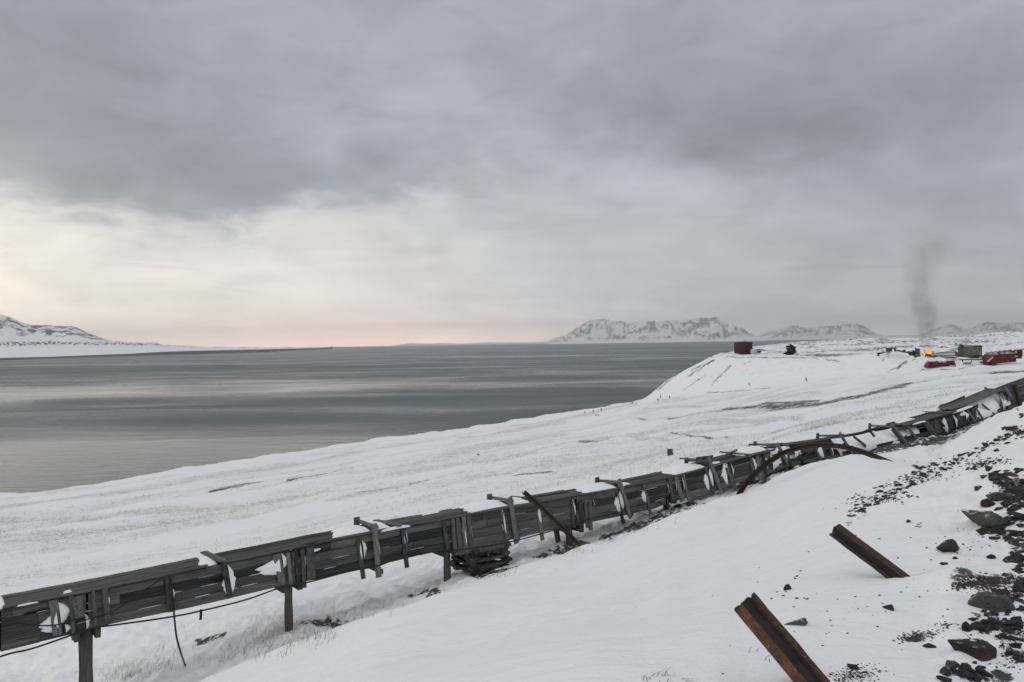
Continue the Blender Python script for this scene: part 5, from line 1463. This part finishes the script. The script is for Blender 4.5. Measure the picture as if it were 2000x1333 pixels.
# stump, stakes and bits on the tundra
g = G(1309, 889); k = px2m(g)
m = MB(); m.beam(g + Vector((0, 0, -.15)), g + Vector((-.01, 0, 11.5 * k)), 10 * k, 9 * k, (1, 0, 0), .02); m.build('stump', M['post'], None, 'short square wooden stump alone on the tundra behind the duct', 'stump')
stk = [(1143.5, 807.5, 4, 3.5, 'leftmost and lowest of three short stakes on the shore edge'), (1159.5, 805.5, 4, 4, 'middle of three short stakes on the shore edge'), (1175, 803, 4, 5, 'rightmost and tallest of three short stakes on the shore edge'),
       (1291, 778, 2, 6, 'thin dark stake with a low foot where the bluff meets the shore'), (1308.5, 778, 1.6, 4, 'slimmest dark stake at the foot of the bluff'), (1575.5, 744.5, 4, 6, 'dark stake with a bent top at the bluff foot in the middle'), (1464, 753, 1.6, 4.5, 'small twin stake at the bluff foot below the red tank'), (1245, 781.5, 1.6, 5, 'dark stake just left of the bluff start')]
for (px, py, w, h, lab) in stk:
    g = G(px, py, 45)
    if g is None: continue
    k = px2m(g)
    m = MB(); a_ = g + Vector((0, 0, -.3)); b_ = g + Vector((-1.2 * k, 0, h * k))
    m.beam(a_, b_, max(.16, w * .42 * k), .22, (1, 0, 0), .015); m.beam(b_ + Vector((-.1, 0, -.12)), b_ + Vector((.14, 0, .02)), .12, .2, jit=.01)
    m.build('stake', M['soot'], None, lab, 'stake')
for (px, py, w, h, mt, lab) in [(1164, 812, 4, 2.6, 'rock', 'black rock with snow cap below the three stakes'), (1169, 812.5, 3.2, 3, 'rock', 'pointed black rock beside another below the three stakes'), (1235, 788.5, 3.6, 3.6, 'tan', 'yellowish tuft of scrub on the shore edge'), (1285, 782, 3, 3, 'rock', 'dark stone beside the footed stake at the bluff'), (1393, 706, 4, 3.5, 'rock', 'dark stone on the bluff brow below the red tank'),
                              (1867, 672, 3.5, 2.2, 'rock', 'lone dark rock on the plateau right of the smoke'), (865, 951, 3, 2, 'rock', 'dark stone on the tundra above the crib'), (934, 889, 5, 2.6, 'rock', 'dark stone among the grass lines on the tundra')]:
    g = G(px, py, 20)
    if g is None: continue
    k = px2m(g); vs_, fs = rock_mesh(w * k * .6, w * k * .5, h * k * .7, int(px), 2)
    MB().add([g + Vector((0, 0, h * k * .25)) + v for v in vs_], fs).build('scrub' if mt == 'tan' else 'rock', M[mt], None, lab, 'scrub' if mt == 'tan' else 'rock')

# ------------------------------------------------------------------ light and sky
SUN_AZ, SUN_EL = -64.0, 12.0     # low in front, left of the frame
sd = bpy.data.lights.new('sun', 'SUN'); so = bpy.data.objects.new('sun', sd); COL.objects.link(so)
sd.energy = .55; sd.angle = R(18); sd.color = (1.0, .86, .70)
dirv = Vector((math.sin(R(SUN_AZ)) * math.cos(R(SUN_EL)), math.cos(R(SUN_AZ)) * math.cos(R(SUN_EL)), math.sin(R(SUN_EL))))
so.rotation_euler = dirv.to_track_quat('Z', 'Y').to_euler()

w = bpy.data.worlds.new('World'); sc.world = w; w.use_nodes = True
t = NT('sky', w)
gen = t.n('TexCoord').outputs['Generated']
dv = t.n('VectorMath', operation='NORMALIZE', i={0: gen}).outputs[0]
sx = t.n('SeparateXYZ', i={0: dv})
x, y, z = sx.outputs
az0 = t.ma('MULTIPLY', t.ma('ARCTAN2', x, y), 180 / math.pi)
el0 = t.ma('MULTIPLY', t.ma('ARCSINE', z), 180 / math.pi)
# cloud space: az/el with a wandering distortion, finer near the horizon
cvec = t.n('CombineXYZ', i={0: az0, 1: t.ma('MULTIPLY', el0, 1.9), 2: 0.0}).outputs[0]
dn = t.n('TexNoise', i={'Scale': .085, 'Detail': 5.0, 'Roughness': .58}); t.set(dn.inputs['Vector'], cvec)
dsep = t.n('SeparateXYZ', i={0: dn.outputs['Color']})
elf = t.sm(el0, 0.0, 9.0)
az = t.ma('ADD', az0, t.ma('MULTIPLY', t.ma('SUBTRACT', dsep.outputs[0], .5), 14.0))
el = t.ma('ADD', el0, t.ma('MULTIPLY', t.ma('MULTIPLY', t.ma('SUBTRACT', dsep.outputs[1], .5), 7.0), t.ma('ADD', .22, t.ma('MULTIPLY', elf, .78))))


def gz(a0, e0, sa, se, amp, sharp=False):
    A = t.ma('DIVIDE', t.ma('SUBTRACT', az, a0), sa); B = t.ma('DIVIDE', t.ma('SUBTRACT', el, e0), se)
    d2 = t.ma('ADD', t.ma('MULTIPLY', A, A), t.ma('MULTIPLY', B, B))
    return t.ma('MULTIPLY', t.ma('EXPONENT', t.ma('MULTIPLY', d2, -1.0)), amp)


def ssum(*q_):
    r_ = q_[0]
    for v in q_[1:]: r_ = t.ma('ADD', r_, v)
    return r_


pc = lambda px, py: (math.degrees(math.atan((px - 1000) / F)), math.degrees(math.atan((668 - py) / F * math.cos(math.atan((px - 1000) / F)))))
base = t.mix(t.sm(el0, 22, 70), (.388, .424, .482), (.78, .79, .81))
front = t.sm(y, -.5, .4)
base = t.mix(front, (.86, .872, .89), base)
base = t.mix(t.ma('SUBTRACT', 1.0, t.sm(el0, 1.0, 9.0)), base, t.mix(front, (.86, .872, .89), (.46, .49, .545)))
col = t.mix(gz(*pc(1080, 520), 17, 5.2, .66), base, (.70, .72, .735))
# the clear strip under the ragged edge of the cloud bank, cream to the left
ec = t.n('FloatCurve')
ecv = ec.mapping.curves[0]
epts = [(-70, 330), (0, 372), (130, 405), (300, 425), (430, 432), (520, 418), (640, 385), (760, 372), (900, 350), (1150, 330), (1500, 330)]
ep = [((pc(px_, 0)[0] + 60) / 100, pc(px_, py_)[1] / 20) for px_, py_ in epts]
ep = [(0, ep[0][1])] + ep + [(1, ep[-1][1])]
ecv.points[0].location = ep[0]; ecv.points[1].location = ep[-1]
for q_ in ep[1:-1]: ecv.points.new(*q_)
ec.mapping.update()
t.set(ec.inputs['Value'], t.ma('DIVIDE', t.ma('ADD', az0, 60.0), 100.0, clamp=True))
ef = t.noise(t.mapv(cvec, (.7, 1, 1)), .34, 6, .6, .6)
dl = t.ma('ADD', t.ma('SUBTRACT', el, t.ma('MULTIPLY', ec.outputs[0], 20.0)), t.ma('MULTIPLY', t.ma('SUBTRACT', ef, .5), 5.0))
clear = t.ma('SUBTRACT', 1.0, t.sm(dl, -1.7, 1.1))
left = t.ma('SUBTRACT', 1.0, t.sm(az, *[pc(q_, 0)[0] for q_ in (480, 1180)]))
left = t.ma('MULTIPLY', left, t.sm(az, -75, -40))
cream = t.mix(t.sm(dl, -6.5, -.6), (.94, .875, .795), (.82, .812, .785))
col = t.mix(t.ma('MULTIPLY', clear, t.ma('MULTIPLY', left, .97)), col, cream)
col = t.mix(gz(*pc(-60, 590), 15, 3.2, .6), col, (.95, .85, .74))
col = t.mix(t.ma('MULTIPLY', gz(*pc(640, 640), 15, 2.2, .75), 1.0), col, (.97, .84, .74))
col = t.mix(gz(*pc(700, 655), 13, 1.1, .80), col, (1.12, .82, .70))
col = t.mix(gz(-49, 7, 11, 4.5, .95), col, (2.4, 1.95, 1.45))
# brightness structure of the cloud deck
fine = t.noise(t.mapv(cvec, (.78, .85, 1)), .18, 7, .58, .75)
streak = t.noise(t.mapv(cvec, (.22, 1.2, 1), (0, 0, R(4))), .30, 5, .55, .3)
mul = ssum(1.0, gz(*pc(430, 345), 12.5, 2.9, -.13), gz(*pc(760, 320), 9, 2.4, -.07), gz(*pc(60, 100), 18, 7, -.22), gz(*pc(1000, 640), 9, 1.6, .10), gz(*pc(1500, 225), 15, 4.0, -.27), gz(*pc(1850, 260), 10, 3.4, -.09), gz(*pc(1250, 130), 10, 3, -.07), gz(*pc(900, 190), 9, 4.5, .10), gz(*pc(1130, 320), 6, 2.4, .17), gz(*pc(870, 200), 4, 1.6, .10), gz(*pc(680, 255), 4, 1.2, .08), gz(*pc(1340, 360), 6, 1.8, .08), gz(*pc(1660, 300), 7, 1.3, .06), gz(*pc(560, 60), 9, 4, .03), gz(*pc(1800, 80), 14, 4, .03),
           gz(*pc(480, 520), 12, 1.2, .04), gz(*pc(1700, 570), 16, 2.0, -.04), gz(*pc(1600, 350), 12, 1.6, .07))
mul = t.ma('ADD', mul, t.ma('MULTIPLY', t.ma('SUBTRACT', fine, .5), .52))
mul = t.ma('ADD', mul, t.ma('MULTIPLY', t.ma('MULTIPLY', t.ma('SUBTRACT', streak, .5), .32), t.ma('SUBTRACT', 1.0, t.sm(el0, 3.0, 14.0))))
mot = t.noise(t.mapv(cvec, (.62, 1, 1), (0, 0, 0), (5, 3, 0)), .30, 6, .6, .5)
motw = ssum(gz(*pc(960, 260), 13, 5, 1.0), gz(*pc(1500, 380), 14, 3, .7), gz(*pc(500, 120), 14, 5, .4))
mul = t.ma('ADD', mul, t.ma('MULTIPLY', t.ma('MULTIPLY', t.ma('SUBTRACT', mot, .42), motw), .55))
# small grey cloud scraps in the clear strip
scr = t.noise(t.mapv(cvec, (.30, 1.6, 1)), .22, 4, .6, .2)
scm = t.ma('MULTIPLY', t.sm(scr, .60, .70), t.ma('MULTIPLY', t.sm(el0, .3, 1.0), t.ma('SUBTRACT', 1.0, t.sm(el0, 7, 10))))
mul = t.ma('SUBTRACT', mul, t.ma('MULTIPLY', scm, .13))
mul = t.ma('MULTIPLY', mul, t.ma('ADD', 1.0, t.ma('MULTIPLY', t.ma('EXPONENT', t.ma('MULTIPLY', t.ma('MAXIMUM', el0, 0.0), -.55)), 1.0)))
col = t.mix(1.0, col, t.n('CombineXYZ', i={0: mul, 1: mul, 2: mul}).outputs[0], 'MULTIPLY')
below = t.sm(z, -.02, 0.0)
col = t.mix(below, (.10, .11, .12), col)
skyt = t.n('TexSky', sky_type='NISHITA', sun_disc=False, sun_elevation=R(SUN_EL), sun_rotation=R(SUN_AZ), altitude=30.0)
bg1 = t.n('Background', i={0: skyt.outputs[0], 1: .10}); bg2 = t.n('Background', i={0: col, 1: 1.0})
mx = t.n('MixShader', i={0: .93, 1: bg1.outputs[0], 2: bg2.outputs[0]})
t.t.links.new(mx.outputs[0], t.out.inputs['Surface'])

# ------------------------------------------------------------------ render settings
sc.view_settings.view_transform = 'Standard'; sc.view_settings.look = 'None'
sc.view_settings.exposure = 0.0; sc.view_settings.gamma = 1.0
sc.render.engine = 'CYCLES'
cy = sc.cycles
cy.use_denoising = True
cy.max_bounces = 6; cy.diffuse_bounces = 3; cy.glossy_bounces = 3; cy.volume_bounces = 0; cy.transparent_max_bounces = 8
cy.sample_clamp_indirect = 6.0
